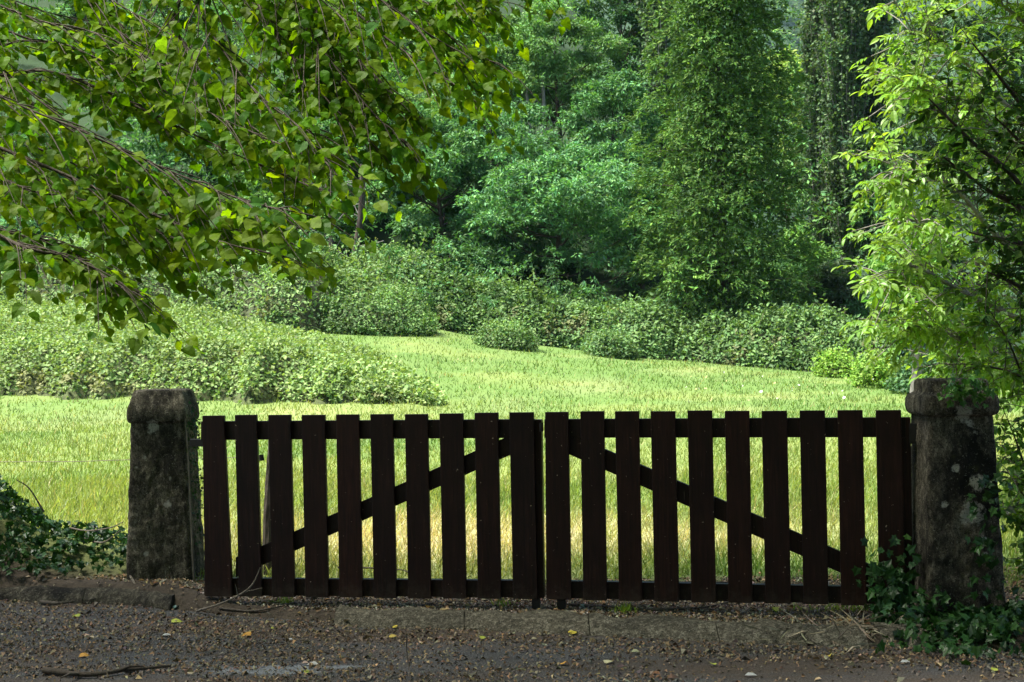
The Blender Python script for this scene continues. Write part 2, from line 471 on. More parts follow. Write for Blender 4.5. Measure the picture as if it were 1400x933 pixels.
# road
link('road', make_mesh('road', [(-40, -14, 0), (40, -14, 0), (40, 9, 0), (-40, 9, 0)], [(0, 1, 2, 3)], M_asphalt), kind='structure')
def soil_tint(x, y):
    n = fbm(x * 5, y * 5, 3); n2 = fbm(x * 22, y * 22, 8)
    a = np.array([.025, .019, .013]); b = np.array([.075, .06, .044])
    f = np.clip(n * .5 + n2 * .7 - .1, 0, 1)[:, None]
    c_ = a * (1 - f) + b * f
    sd_ = y - (GA.y + GM * (np.clip(x, -6, 6) - GA.x))
    g = np.clip((sd_ - (.35 + .2 * (np.clip(x, -2, 2.5) + 2) * np.clip((3 - x) / .6, 0, 1))) / .4, 0, 1)[:, None]
    return c_ * (1 - g) + meadow_tint(x, y) * .6 * g
xs = np.concatenate([np.linspace(-26, -5, 22)[:-1], np.arange(-5, 5.01, .05), np.linspace(5, 26, 22)[1:]])
ss = np.concatenate([np.arange(-.72, 1.6, .04), [1.6]])
link('verge', grid_mesh('verge', xs, ss, ground_z, soil_tint, M_soil, True), kind='structure')
xs = np.concatenate([np.linspace(-1100, -40, 24)[:-1], np.arange(-40, 40.1, .8), np.linspace(40, 1100, 24)[1:]])
ss = np.concatenate([np.arange(1.6, 50, .6), np.linspace(50, 150, 60), np.linspace(160, 2200, 70)])
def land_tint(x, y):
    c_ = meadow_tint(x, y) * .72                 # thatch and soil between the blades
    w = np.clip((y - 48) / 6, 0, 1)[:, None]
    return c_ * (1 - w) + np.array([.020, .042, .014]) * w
link('meadow', grid_mesh('meadow', xs, ss, ground_z, land_tint, M_ground, True), kind='structure')

def ground_at(px, py):                           # where a line of sight meets the ground
    d = CM @ Vector(((px - CX) / FPX, (CY - py) / FPX, -1)); d /= d.y
    ys_ = np.concatenate([np.arange(4, 12, .02), np.arange(12, 140, .25)])
    g = np.maximum(ground_z(d.x * ys_, ys_), 0); h_ = EYE + d.z * ys_ - g
    i = int(np.argmax(h_ <= 0)) if (h_ <= 0).any() else len(ys_) - 1
    y = ys_[i]
    if i > 0: y = ys_[i - 1] + (ys_[i] - ys_[i - 1]) * h_[i - 1] / (h_[i - 1] - h_[i])
    return Vector((0, 0, EYE)) + d * float(y)

def gz(x, y): return max(0.0, float(ground_z(x, y)))

# ------------------------------------------------------------------ the gate
GD = Vector((1, GM)).normalized(); GN = Vector((-GD.y, GD.x, 0))      # GN points to the meadow
def gp(px, py, off=0.0):                         # a point of the gate's plane, set back by off
    d = CM @ Vector(((px - CX) / FPX, (CY - py) / FPX, -1))
    o = Vector((0, 0, EYE)); a = Vector((GA.x, GA.y, 0)) + GN * off
    return o + d * ((a - o).dot(GN) / d.dot(GN))

def plank(quad, t, bev=.003):
    """box with the given front corners (world) and thickness t towards the meadow"""
    bm = bmesh.new()
    f = [bm.verts.new(q) for q in quad]; k = [bm.verts.new(Vector(q) + GN * t) for q in quad]
    bm.faces.new(f); bm.faces.new(k[::-1])
    for i in range(4): bm.faces.new((f[i], k[i], k[(i + 1) % 4], f[(i + 1) % 4]))
    bmesh.ops.recalc_face_normals(bm, faces=bm.faces)
    if bev: bmesh.ops.bevel(bm, geom=bm.edges[:], offset=bev, segments=2, affect='EDGES', profile=.6)
    me = bpy.data.meshes.new('plank'); bm.to_mesh(me); bm.free(); return me

def wmesh(me, *m):
    for q in m: me.materials.append(q)
    return me

TOPX = [(276.4, 306.8), (320.7, 351.4), (366.3, 397.9), (412.1, 444.8), (459.1, 491.3), (505.9, 537.9), (553.2, 585.4), (600.4, 633.9), (648.6, 681.8), (696, 730.4),
        (745, 777.7), (793.2, 826.8), (840.5, 874.6), (889.3, 924.1), (939.8, 974.6), (990.7, 1025.4), (1041.2, 1077), (1093.2, 1129), (1144.8, 1180.5), (1197.2, 1233)]
BOTX = [(280, 318.5), (326.4, 359), (372, 403.7), (417.5, 450), (463.9, 496.6), (511, 542.8), (558, 590), (605.4, 638.4), (653.2, 686), (701.4, 735.7),
        (746.8, 782), (797.3, 830.7), (846.4, 879), (895, 929.5), (945.2, 980), (996, 1030), (1046.4, 1082.6), (1098.4, 1134), (1150, 1186), (1202.4, 1240)]
TOPY = [568.5, 567.5, 567.5, 567.5, 567, 566.5, 566.5, 565.5, 564.5, 564, 563.5, 562.5, 562.5, 562.5, 561.5, 562, 562, 561.5, 561, 561]
BOTY = [816, 816, 816.5, 817, 817, 818, 818.5, 818.5, 819, 819.5, 820, 821, 822, 823, 824, 824.5, 825.5, 826.5, 828, 829]
# (the front faces are narrower than the silhouettes: a slat also shows its right edge)
def slat_bounds(i):
    a, b = TOPX[i], BOTX[i]
    return a[0], a[1] - 1.0, b[0], b[1] - 1.0

def nail(p, r=.0032):
    V = [tuple(Vector(p) - GN * .0018)]; e = Vector((GD.x, GD.y, 0)); u = Vector((0, 0, 1))
    for k in range(8):
        w = k * math.pi / 4; V.append(tuple(Vector(p) + (e * math.cos(w) + u * math.sin(w)) * r))
    F = [(0, 1 + (k + 1) % 8, 1 + k) for k in range(8)]
    return V, F
M_nail = plain('zinc_nail', (.35, .33, .3), .4, .7)

def rail_quad(x0, x1, yt, yb, off):              # yt, yb: (left, right) in photo pixels
    return [gp(x0, yb[0], off), gp(x1, yb[1], off), gp(x1, yt[1], off), gp(x0, yt[0], off)]

def gate_leaf(first, label, top, bottom, brace, stiles):
    root = empty('gate_leaf', gp(TOPX[first][0] + 200, BOTY[first + 4]), label, 'gate', 'leaves of the picket gate')
    for i in range(first, first + 10):
        xl, xr, bl, br = slat_bounds(i)
        o = part('picket', wmesh(plank([gp(bl, BOTY[i] - .3), gp(br, BOTY[i] + .3), gp(xr, TOPY[i] - .1), gp(xl, TOPY[i] + .2)], .025), M_wood), root)
        for fx in (.2, .8):
            for yy in (587, 806):
                t = (yy - TOPY[i]) / (BOTY[i] - TOPY[i])
                L = xl + (bl - xl) * t; Rr = xr + (br - xr) * t
                if (i * 7 + int(fx * 10) + yy) % 5 == 0 or yy > 600 and i % 3: continue
                v, f = nail(gp(L + (Rr - L) * (fx + random.uniform(-.05, .05)), yy + random.uniform(-1.5, 1.5), -.0005))
                n = part('nail', make_mesh('nail', v, f, M_nail), root); n.parent = o; n.matrix_parent_inverse = o.matrix_parent_inverse.copy() if False else Matrix.Translation(-root.location)
    part('rail', wmesh(plank(rail_quad(*top, .0265), .045), M_wood), root, label='top rail behind the pickets')
    part('rail', wmesh(plank(rail_quad(*bottom, .0275), .045), M_wood), root, label='bottom rail behind the pickets')
    part('brace', wmesh(plank(brace, .036), M_wood), root)
    for x0, x1, y0, y1 in stiles:
        part('stile', wmesh(plank([gp(x0 + 3.5, y1, .031), gp(x1 + 3.5, y1, .031), gp(x1, y0, .031), gp(x0, y0, .031)], .05), M_wood), root)
    return root

ly = lambda x: 705 - .445 * (x - 451)
ry_ = lambda x: 658.6 + .435 * (x - 928.6)
gl = gate_leaf(0, 'left leaf of the dark brown picket gate, its brace rising to the right',
               (274.5, 730, (576.5, 573.5), (602, 599)), (279, 733, (790.5, 794), (814, 817.5)),
               [gp(322, ly(322) + 27, .03), gp(706, ly(706) + 27, .03), gp(706, ly(706), .03), gp(322, ly(322), .03)],
               [(722, 740, 574, 818)])
gr = gate_leaf(10, 'right leaf of the dark brown picket gate, its brace falling to the right',
               (744, 1238, (573.5, 571), (599, 598)), (748, 1243, (794, 803.5), (818, 827)),
               [gp(764, ry_(764) + 28.5, .03), gp(1236, ry_(1236) + 29, .03), gp(1236, ry_(1236), .03), gp(764, ry_(764), .03)],
               [(1226, 1245, 571, 827.5), (747, 762, 574, 819)])
part('drop_bolt', wmesh(plank([gp(727, 838, .034), gp(738, 838, .034), gp(738, 806, .034), gp(727, 806, .034)], .02, .002), M_iron), gl)
part('drop_bolt', wmesh(plank([gp(761.5, 838, .034), gp(773, 838, .034), gp(773, 806, .034), gp(761.5, 806, .034)], .02, .002), M_iron), gr)
part('hinge', wmesh(plank([gp(259, 611, .03), gp(281, 611, .03), gp(281, 601, .03), gp(259, 601, .03)], .03, .003), M_iron), gl)
part('hinge', wmesh(plank([gp(1243, 607, .03), gp(1262, 607, .03), gp(1262, 579, .03), gp(1243, 579, .03)], .02, .003), M_iron), gr)
v, f = join([tube([gp(740.5, y, .03) - GN * .008 for y in (578, 590)], [.012, .012], 8)])
part('latch', make_mesh('latch', v, f, M_iron), gl)

# ------------------------------------------------------------------ stone pillars
def square_loft(cx, cy, prof, mat, rot=0.0, amp=.012, seed=0, per=24):
    V = []; ny = len(prof)
    for z, h, cr in prof:
        for k in range(4 * per):
            w = 2 * math.pi * (k + .5) / (4 * per)
            ex = 2 / max(cr, .02)                  # superellipse: small cr = sharp corners
            cw, sw = math.cos(w), math.sin(w)
            r = (abs(cw) ** ex + abs(sw) ** ex) ** (-1 / ex)
            V.append((r * cw * h, r * sw * h, z))
    V = np.array(V)
    a = np.arctan2(V[:, 1], V[:, 0])
    n = fbm(a * 3.2 + seed, V[:, 2] * 9, seed, 4) - .5; n2 = fbm(a * 11 + seed, V[:, 2] * 34, seed + 5, 3) - .5
    rad = np.hypot(V[:, 0], V[:, 1])[:, None]
    V[:, :2] *= 1 + (n * amp * 2 + n2 * amp * 1.1)[:, None] / np.maximum(rad, .05)
    V[:, 2] += amp * .6 * n2
    c_, s_ = math.cos(rot), math.sin(rot)
    x = V[:, 0] * c_ - V[:, 1] * s_ + cx; y = V[:, 0] * s_ + V[:, 1] * c_ + cy
    V = np.stack([x, y, V[:, 2]], 1)
    m = 4 * per; F = []
    for i in range(ny - 1):
        for k in range(m): F.append((i * m + k, i * m + (k + 1) % m, (i + 1) * m + (k + 1) % m, (i + 1) * m + k))
    top = len(V); V = np.vstack([V, [cx, cy, prof[-1][0]]])
    F += [((ny - 1) * m + k, (ny - 1) * m + (k + 1) % m, top, top) for k in range(m)]
    me = bpy.data.meshes.new('stone')
    me.from_pydata([tuple(q) for q in V], [], [q if q[2] != q[3] else q[:3] for q in F]); me.materials.append(mat)
    me.polygons.foreach_set('use_smooth', [True] * len(me.polygons)); me.update()
    return me

def lin(z0, z1, h0, h1, cr, n): return [(z0 + (z1 - z0) * i / n, h0 + (h1 - h0) * i / n, cr) for i in range(n + 1)]

def pillar(name, cx, cy, zb, zt, hb, ht, cap, label, seed, mat):
    root = empty(name, (cx, cy, zb), label, 'pillar', 'stone gate pillars')
    zc = zt - cap['h']
    part('shaft', square_loft(cx, cy, lin(zb - .12, zb + .02, hb * 1.03, hb, .07, 3) + lin(zb + .04, zc + .01, hb, ht, .07, 64), mat, 0, .011, seed), root)
    pr = [(zc + cap['h'] * a, ht * b, cap['cr']) for a, b in cap['prof']]
    part('cap', square_loft(cx, cy, pr, mat, 0, .010, seed + 3), root)
    return root
pl = pillar('gate_pillar', -2.205, 8.97, .09, 1.275, .2025, .168,
            dict(h=.205, cr=.1, prof=[(0, .96), (.02, 1.05), (.06, 1.10), (.14, 1.125), (.30, 1.125), (.42, 1.11), (.52, 1.07), (.60, 1.03), (.78, .97), (.80, .95), (.90, .92), (.97, .89), (1.0, .82)]),
            'left stone gate pillar with a blocky bevelled cap, mossy along its right edge', 11, M_stone_l)
pr_ = pillar('gate_pillar', 2.29, 7.43, .05, 1.295, .202, .166,
             dict(h=.19, cr=.14, prof=[(0, .97), (.02, 1.04), (.05, 1.11), (.12, 1.155), (.26, 1.17), (.46, 1.165), (.56, 1.13), (.60, 1.04), (.63, .97), (.66, .94), (.88, .93), (.96, .91), (1.0, .84)]),
             'right stone gate pillar with a rounded moulded cap, spotted with pale lichen and ivy', 23, M_stone_r)

# ------------------------------------------------------------------ kerb and broken road edge
def edge_piece(x0, x1, prof, mat, seed, amp=.012, front=0.0):
    n = max(3, int((x1 - x0) / .04)); V = []; m = len(prof)
    for i in range(n + 1):
        x = x0 + (x1 - x0) * i / n
        for j, (ds, z) in enumerate(prof):
            jx = (.012 * (float(vnoise(j * 2.3, seed)) - .5)) if i in (0, n) else 0
            q = (float(fbm(x * 7, j * .9 + seed, seed)) - .5) * 2
            q2 = (float(fbm(x * 2.1, seed * 3.3, seed + 2)) - .5) * 2
            y = gate_y(x) + float(edge_s(x)) + front + ds + q * amp * 1.6 + q2 * .04
            V.append((x + jx, y, z + (q * amp + q2 * .012 if z > 0.005 else 0)))
    F = []
    for i in range(n):
        for j in range(m - 1): F.append((i * m + j, (i + 1) * m + j, (i + 1) * m + j + 1, i * m + j + 1))
    me = bpy.data.meshes.new('edge'); me.from_pydata(V, [], F + [tuple(range(m - 1, -1, -1)), tuple(n * m + j for j in range(m))]); me.materials.append(mat)
    me.update(); return me
edge = empty('road_edge', (0.2, 7.5, 0), kind='structure')
lip = [(-.03, -.02), (-.01, .010), (.02, .030), (.055, .050), (.10, .064), (.16, .070), (.24, .062), (.25, -.02)]
xk = [-1.0, -.28, .38, 1.02, 1.72]
for i in range(len(xk) - 1):
    part('concrete_slab', edge_piece(xk[i] + .002, xk[i + 1] - .003, lip, M_concrete, 31, .03), edge)
part('concrete_slab', edge_piece(1.80, 2.02, lip, M_concrete, 57, .02, .06), edge)
kerb = empty('kerb', (-3, 8.6, 0), kind='structure')
kp = [(-.02, -.02), (.0, .03), (.015, .050), (.04, .066), (.08, .076), (.15, .08), (.16, -.02)]
xk = [-5.4, -4.45, -3.5, -2.62, -2.02]
for i in range(len(xk) - 1):
    part('kerb_stone', edge_piece(xk[i] + .003, xk[i + 1] - .003, kp, M_kerb, 71, .022), kerb)

# ------------------------------------------------------------------ wire fence behind the gate
wf = empty('wire_fence', P(371, 745, 9.3), 'thin wire strung from a leaning grey wooden post behind the left gate leaf', 'fence')
p0 = P(366, 800, 9.3); p0.z = gz(p0.x, p0.y) - .05
v, f = tube(curve([p0, P(368, 700, 9.3), P(372, 640, 9.3), P(375, 590, 9.3)], 4), taper(13, .042, .036), 9, .12)
part('post', make_mesh('post', v, f, M_twig), wf)
v, f = tube(curve([P(-420, 634, 9.9), P(-60, 632, 9.6), P(90, 631.5, 9.5), P(175, 629, 9.4), P(280, 626.5, 9.35), P(358, 626, 9.27)], 5), [.0022] * 26, 5)
part('wire', make_mesh('wire', v, f, M_wire), wf)
v, f = tube([P(357, 622, 9.26), P(358, 630, 9.26)], [.016, .016], 8)
part('insulator', make_mesh('insulator', v, f, M_iron), wf)

# ------------------------------------------------------------------ trees
def leaf_object(me, root, pos, X, N, L):
    X = Vector(X).normalized(); Y = Vector(N).cross(X).normalized(); Z = X.cross(Y)
    M = Matrix(((X.x, Y.x, Z.x, pos[0]), (X.y, Y.y, Z.y, pos[1]), (X.z, Y.z, Z.z, pos[2]), (0, 0, 0, 1))) @ Matrix.Diagonal((L, L, L, 1))
    o = bpy.data.objects.new('leaf', me); COL.objects.link(o); o.parent = root
    o.matrix_parent_inverse = Matrix.Translation(-root.location); o.matrix_basis = M
    return o

def tubes_mesh(name, tubes, mat, smooth=True):
    v, f = join(tubes); return make_mesh(name, v, f, mat, smooth=smooth)

ROB = [(.085, .205, .08), (.135, .28, .095), (.058, .155, .072)]
PALE = [(.24, .36, .09), (.28, .38, .11), (.18, .30, .085)]
MID = [(.115, .235, .052), (.16, .295, .06), (.075, .175, .048)]
DARK = [(.05, .125, .048), (.075, .16, .052)]

def crown_leaves(ctr, rad, npad, nleaf, L, pal, padr=.3, flat=.42, seed=0, droop=.35, tmpl=None, wid=None, low=-.75):
    """tufts of foliage through a crown's volume: leaf sprays laid over many flattened pads"""
    ctr = np.array(ctr); rad = np.array(rad)
    d = rdir(npad * 3); d = d[d[:, 2] > low][:npad]; n_ = len(d)
    r = rng.uniform(.35, 1.0, n_) ** .6
    lump = 1 + .22 * (fbm(d[:, 0] * 2.2 + seed, d[:, 2] * 2.2 + seed * 3, seed, 3) - .5) * 2
    pc = ctr + d * rad * (r * lump)[:, None]
    pr = padr * rad.mean() * rng.uniform(.5, 1.25, n_)
    nt_ = max(nleaf // 13, 4)
    w = pr ** 2; i = rng.choice(n_, nt_, p=w / w.sum())
    q = rdir(nt_, .6); rr = rng.uniform(.45, 1.08, nt_)
    tp_ = pc[i] + q * (pr[i] * rr)[:, None] * np.array([1, 1, flat]); to_ = norm(tp_ - pc[i]); tcol = (1 + .13 * rng.normal(size=(nt_, 1)))
    j = rng.integers(0, nt_, nleaf); i = i[j]; jd = rdir(nleaf, .2)
    pos = tp_[j] + jd * (L * rng.uniform(.25, 1.0, nleaf))[:, None] * np.array([1, 1, .55])
    out = norm(to_[j] * .45 + jd); X = norm(out * np.array([1, 1, .5]) + rng.normal(size=(nleaf, 3)) * .45 - np.array([0, 0, droop]))
    Nn = norm(np.array([0, 0, 1.0]) + rng.normal(size=(nleaf, 3)) * .55 + out * .35)
    padc = (1 + .16 * rng.normal(size=(n_, 1)))[i]
    col = colours(nleaf, pal) * padc * tcol[j]
    return scatter(tmpl or t_diamond(wid or .42), pos, X, Nn, L * rng.uniform(.6, 1.3, nleaf), np.clip(col, .005, .8)), pc

def limbs(base, ctr, rad, targets, r0, lean=0, nt=1):
    """trunk and limbs reaching into the crown"""
    base = Vector(base); ctr = Vector(ctr)
    tr = []
    top = ctr + Vector((0, 0, rad[2] * .55))
    tp = curve([base - Vector((0, 0, .3)), base.lerp(ctr, .45) + Vector((lean, 0, 0)), ctr, top], 5)
    tr.append(tube(tp, taper(len(tp), r0, r0 * .2), 8, .1))
    for t in targets:
        t = Vector(t); k = min(max((t.z - base.z) / max(top.z - base.z, .1) * .75, .25), .9)
        a = tp[int(k * (len(tp) - 1))]
        mid = a.lerp(t, .5) + Vector((0, 0, -.1 * (t - a).length))
        pp = curve([a, mid, t], 3); rr = r0 * .35 * (1 - k * .5)
        tr.append(tube(pp, taper(len(pp), rr, rr * .2), 5))
    return tr

def tree(name, label, cx, cy, w, h, depth, pal, nleaf=14000, npad=90, L=.26, deep=1.0, group='trees on the edge of the wood', trunk_r=.16, bark=None, **kw):
    k = depth / FPX
    ctr = P(cx, cy, depth); rad = (w / 2 * k, w / 2 * k * deep, h / 2 * k)
    gx, gy = ctr.x + random.uniform(-.4, .4), depth
    base = Vector((gx, gy, float(ground_z(gx, gy))))
    if base.z > ctr.z - rad[2] * .3: base.z = ctr.z - rad[2] * .6
    root = empty(name, base, label, 'tree', group)
    arrs, pc = crown_leaves(ctr, rad, npad, nleaf, L, pal, seed=random.randrange(99), **kw)
    sel = pc[rng.choice(len(pc), min(26, len(pc)), replace=False)]
    tb = limbs(base, ctr, rad, sel, trunk_r)
    part('trunk', tubes_mesh('trunk', tb[:1], bark or M_bark), root)
    part('branchwork', tubes_mesh('branchwork', tb[1:], bark or M_bark), root, kind='stuff')
    part('crown', make_mesh('crown', *arrs[:2], M_leaf, arrs[2]), root, kind='stuff')
    return root

tree('locust_tree', 'broad feathery green tree directly behind the brambles in the middle, widest crown', 765, 300, 320, 230, 57, ROB, 42000, 90, .19, padr=.25, flat=.5)
tree('locust_tree', 'feathery green tree above the middle with a light rounded top and bare trunks below it', 760, 105, 180, 200, 67, [(.14, .27, .085), (.11, .22, .08)], 26000, 55, .21, padr=.27, flat=.5)
tree('locust_tree', 'feathery tree left of the middle, hanging over the bramble slope', 600, 275, 170, 220, 58, ROB + [(.12, .24, .07)], 26000, 55, .20, padr=.27, flat=.5)
tree('locust_tree', 'yellowish feathery tree just right of the tips of the overhanging lime branch', 655, 120, 170, 230, 71, [(.17, .29, .08), (.12, .23, .075)], 16000, 90, .28, padr=.25)
tree('broadleaf_tree', 'bluish dark green tree left of the tall conifer top', 850, 70, 130, 290, 74, DARK + [(.05, .12, .055)], 16000, 90, .28, padr=.25)
tree('broadleaf_tree', 'bluish green bushy tree low between the middle tree and the conifer', 868, 300, 110, 220, 60, ROB, 14000, 80, .24, padr=.25)
tree('broadleaf_tree', 'dark tree with bare leaning trunks under the tips of the lime branch', 468, 250, 170, 190, 63, DARK + ROB[:1], 14000, 80, .26, padr=.25, trunk_r=.24)
tree('broadleaf_tree', 'mid green tree behind the lower tip of the lime branch', 395, 290, 200, 230, 60, MID, 16000, 90, .26, padr=.25)
tree('broadleaf_tree', 'dark bluish green tree at the left edge behind the lime branch, above the bramble slope', 40, 300, 260, 240, 58, [(.07, .16, .07), (.09, .20, .08)], 13000, 80, .29, padr=.26)
tree('broadleaf_tree', 'blue-green tree half hidden behind the thickest part of the lime branch', 220, 290, 240, 260, 62, ROB + DARK, 11000, 70, .3, padr=.27)
tree('broadleaf_tree', 'soft pale green tree high on the slope seen through the top of the lime branch', 160, 30, 330, 300, 84, [(.13, .25, .09), (.10, .21, .085)], 12000, 80, .4, padr=.25)
tree('broadleaf_tree', 'light green tree high behind the lime branch, left of the middle', 470, 60, 300, 300, 86, MID, 12000, 80, .4, padr=.25)
tree('pale_tree', 'pale yellow-green sunlit tree in the gap between conifer and poplars', 1072, 190, 120, 270, 88, PALE, 14000, 80, .34, padr=.26)
tree('broadleaf_tree', 'mid green bushy tree in front of the poplars right of the conifer foot', 1098, 390, 95, 170, 62, MID, 10000, 70, .24, padr=.27)
tree('broadleaf_tree', 'grey-green round tree standing at the foot of the poplars', 1140, 430, 100, 130, 55, [(.085, .13, .06), (.065, .11, .05)], 9000, 60, .22, padr=.28)
tree('broadleaf_tree', 'dim green tree behind the walnut branches at the right edge', 1330, 250, 300, 560, 60, [(.05, .10, .05), (.065, .12, .055)], 20000, 120, .30, padr=.2)
tree('lone_tree', 'tree with a bare grey trunk at the meadow edge, left of the right pillar', 1262, 400, 130, 190, 31.5, MID, 6000, 60, .17, padr=.28, trunk_r=.14, bark=M_bark_grey)
tree('spruce_tree', 'small blackish blue-green tree behind the lower walnut leaves near the right pillar', 1300, 490, 110, 120, 37, [(.025, .055, .045), (.035, .07, .055)], 8000, 60, .2, padr=.28)

tree('locust_tree', 'rounded light green tree filling the gap just above the middle of the bramble band', 672, 235, 190, 220, 60.5, ROB, 20000, 60, .2, padr=.27, flat=.55)
tree('locust_tree', 'rounded green tree tucked between the middle tree and the left flank of the conifer', 838, 205, 150, 210, 63, ROB, 18000, 55, .2, padr=.27, flat=.55)
tree('locust_tree', 'green tree behind the leaning dark trunk, at the lower tips of the lime branch', 540, 215, 170, 230, 64, MID, 18000, 55, .2, padr=.27, flat=.55)
# bare dark trunks seen between the crowns
for px, y0, y1, d, lean, lab in ((482, 372, 225, 55.5, 14, 'leaning dark bare trunk in shade under the lime branch tips'),
                                 (452, 372, 250, 56, -4, 'slim dark trunk left of the leaning one, deep in the shade'),
                                 (722, 215, 120, 64.5, -3, 'thin pale trunk left in the pair showing below the light rounded tree top'),
                                 (738, 212, 110, 64.6, 4, 'thin pale trunk right in the pair showing below the light rounded tree top')):
    a, b_ = P(px, y0, d), P(px + lean, y1, d)
    z0 = float(ground_z(a.x, a.y)); a0 = a.copy(); a0.z = min(z0, a.z) - .2
    root = empty('bare_tree', a0, lab, 'tree')
    r0 = .2 if y0 > 300 else .13
    pp = curve([a0, a, a.lerp(b_, .5) + Vector((.12, 0, 0)), b_], 4)
    part('trunk', tubes_mesh('trunk', [tube(pp, taper(len(pp), r0, r0 * .55), 8, .15)], M_bark if y0 > 300 else M_bark_grey), root)
    br = []
    for k in range(9):
        q = pp[int(len(pp) * random.uniform(.35, .98)) - 1]; e = q + Vector((random.uniform(-1.6, 1.6), random.uniform(-.8, .4), random.uniform(.1, 1.0)))
        cc = curve([q, q.lerp(e, .5) + Vector((0, 0, random.uniform(-.2, .3))), e], 3); br.append(tube(cc, taper(len(cc), .035, .01), 5))
    part('branchwork', tubes_mesh('branchwork', br, M_bark_grey), root, kind='stuff')

def conifer(name, label, cx, basepy, depth, wpx, height, pal, nplume, per, L):
    b = P(cx, basepy, depth); b.z = float(ground_z(b.x, b.y))
    root = empty(name, b, label, 'tree', 'conifers by the meadow')
    rmax = wpx / 2 * depth / FPX
    u = rng.uniform(0.0, 1, nplume) ** 1.1; az = rng.uniform(0, 2 * np.pi, nplume)
    prof = np.interp(u, [0, .1, .3, .55, .8, 1], [.9, 1, .94, .72, .45, .05])
    rr = rmax * prof * np.where(rng.random(nplume) < .22, rng.uniform(.15, .6, nplume), rng.uniform(.6, 1.08, nplume)) * (1 + .42 * (fbm(az * 1.5, u * 11, 77, 3) - .5) * 2)
    pc = np.stack([b.x + rr * np.cos(az), b.y + rr * np.sin(az), b.z + .3 + u * height], 1)
    hang = rng.uniform(.5, 1.1, nplume) * .9
    tn = 7; i0 = np.repeat(np.arange(nplume), tn); m_ = len(i0); t0 = rng.random(m_)
    out0 = np.stack([np.cos(az), np.sin(az), 0 * az], 1)[i0]; side0 = np.stack([-np.sin(az), np.cos(az), 0 * az], 1)[i0]
    tp_ = pc[i0] + out0 * ((t0 - .5) * .55)[:, None] + side0 * (rng.normal(size=m_) * .26)[:, None]
    tp_[:, 2] += .4 - (t0 ** 1.4) * hang[i0] * 1.0
    k_ = np.repeat(np.arange(m_), per // tn); i = i0[k_]; n = len(k_); outv = out0[k_]; side = side0[k_]
    f_ = rng.random((n, 1))
    ax = norm(out0 * .9 + side0 * rng.normal(size=(m_, 1)) * .5 + np.array([0, 0, -.35]))[k_]
    pos = tp_[k_] + ax * f_ * .24 + rng.normal(size=(n, 3)) * .035
    X = norm(ax + rdir(n) * .75 + np.array([0, 0, .1])); Nn = norm(outv * .6 + np.array([0, 0, .8]) + rng.normal(size=(n, 3)) * .4)
    col = colours(n, pal, .16) * (1 + .22 * rng.normal(size=(nplume, 1)))[i]
    dead = (rng.random(nplume) < .004)[i]; col[dead] = np.array([.20, .10, .035])
    nf = 26000; uf = rng.uniform(0, .8, nf); af = rng.uniform(0, 2 * np.pi, nf); rf = rmax * np.interp(uf, [0, .1, .3, .55, .8, 1], [.9, 1, .94, .72, .45, .05]) * rng.uniform(.25, .8, nf)
    pos = np.vstack([pos, np.stack([b.x + rf * np.cos(af), b.y + rf * np.sin(af), b.z + .2 + uf * height], 1)]); X = np.vstack([X, rdir(nf, -.5)]); Nn = np.vstack([Nn, rdir(nf, .8)])
    col = np.vstack([col, colours(nf, pal, .16)]); n += nf; L = np.concatenate([np.full(n - nf, L), np.full(nf, L * 1.4)])
    V, F, T = scatter(t_diamond(.38), pos, X, Nn, L * rng.uniform(.6, 1.3, n), np.clip(col, .005, .8))
    tp = [b + Vector((0, 0, -.3 + height * q)) for q in (0, .3, .6, .97)]
    part('trunk', tubes_mesh('trunk', [tube(tp, [.22, .15, .08, .02], 8)], M_bark), root)
    bb = []
    for k in range(0, nplume, 16):
        a = Vector((b.x, b.y, pc[k, 2] - .3)); e = Vector(pc[k]); bb.append(tube([a, a.lerp(e, .5) + Vector((0, 0, .12)), e], [.05, .03, .01], 4))
    part('branchwork', tubes_mesh('branchwork', bb, M_bark), root, kind='stuff')
    part('crown', make_mesh('crown', V, F, M_needle, T), root, kind='stuff')
CON = [(.08, .165, .036), (.12, .22, .042), (.05, .12, .034)]
conifer('conifer_tree', 'tall broad conifer with drooping yellow-green sprays, right of the middle', 990, 440, 52, 215, 24, CON, 1900, 49, .178)

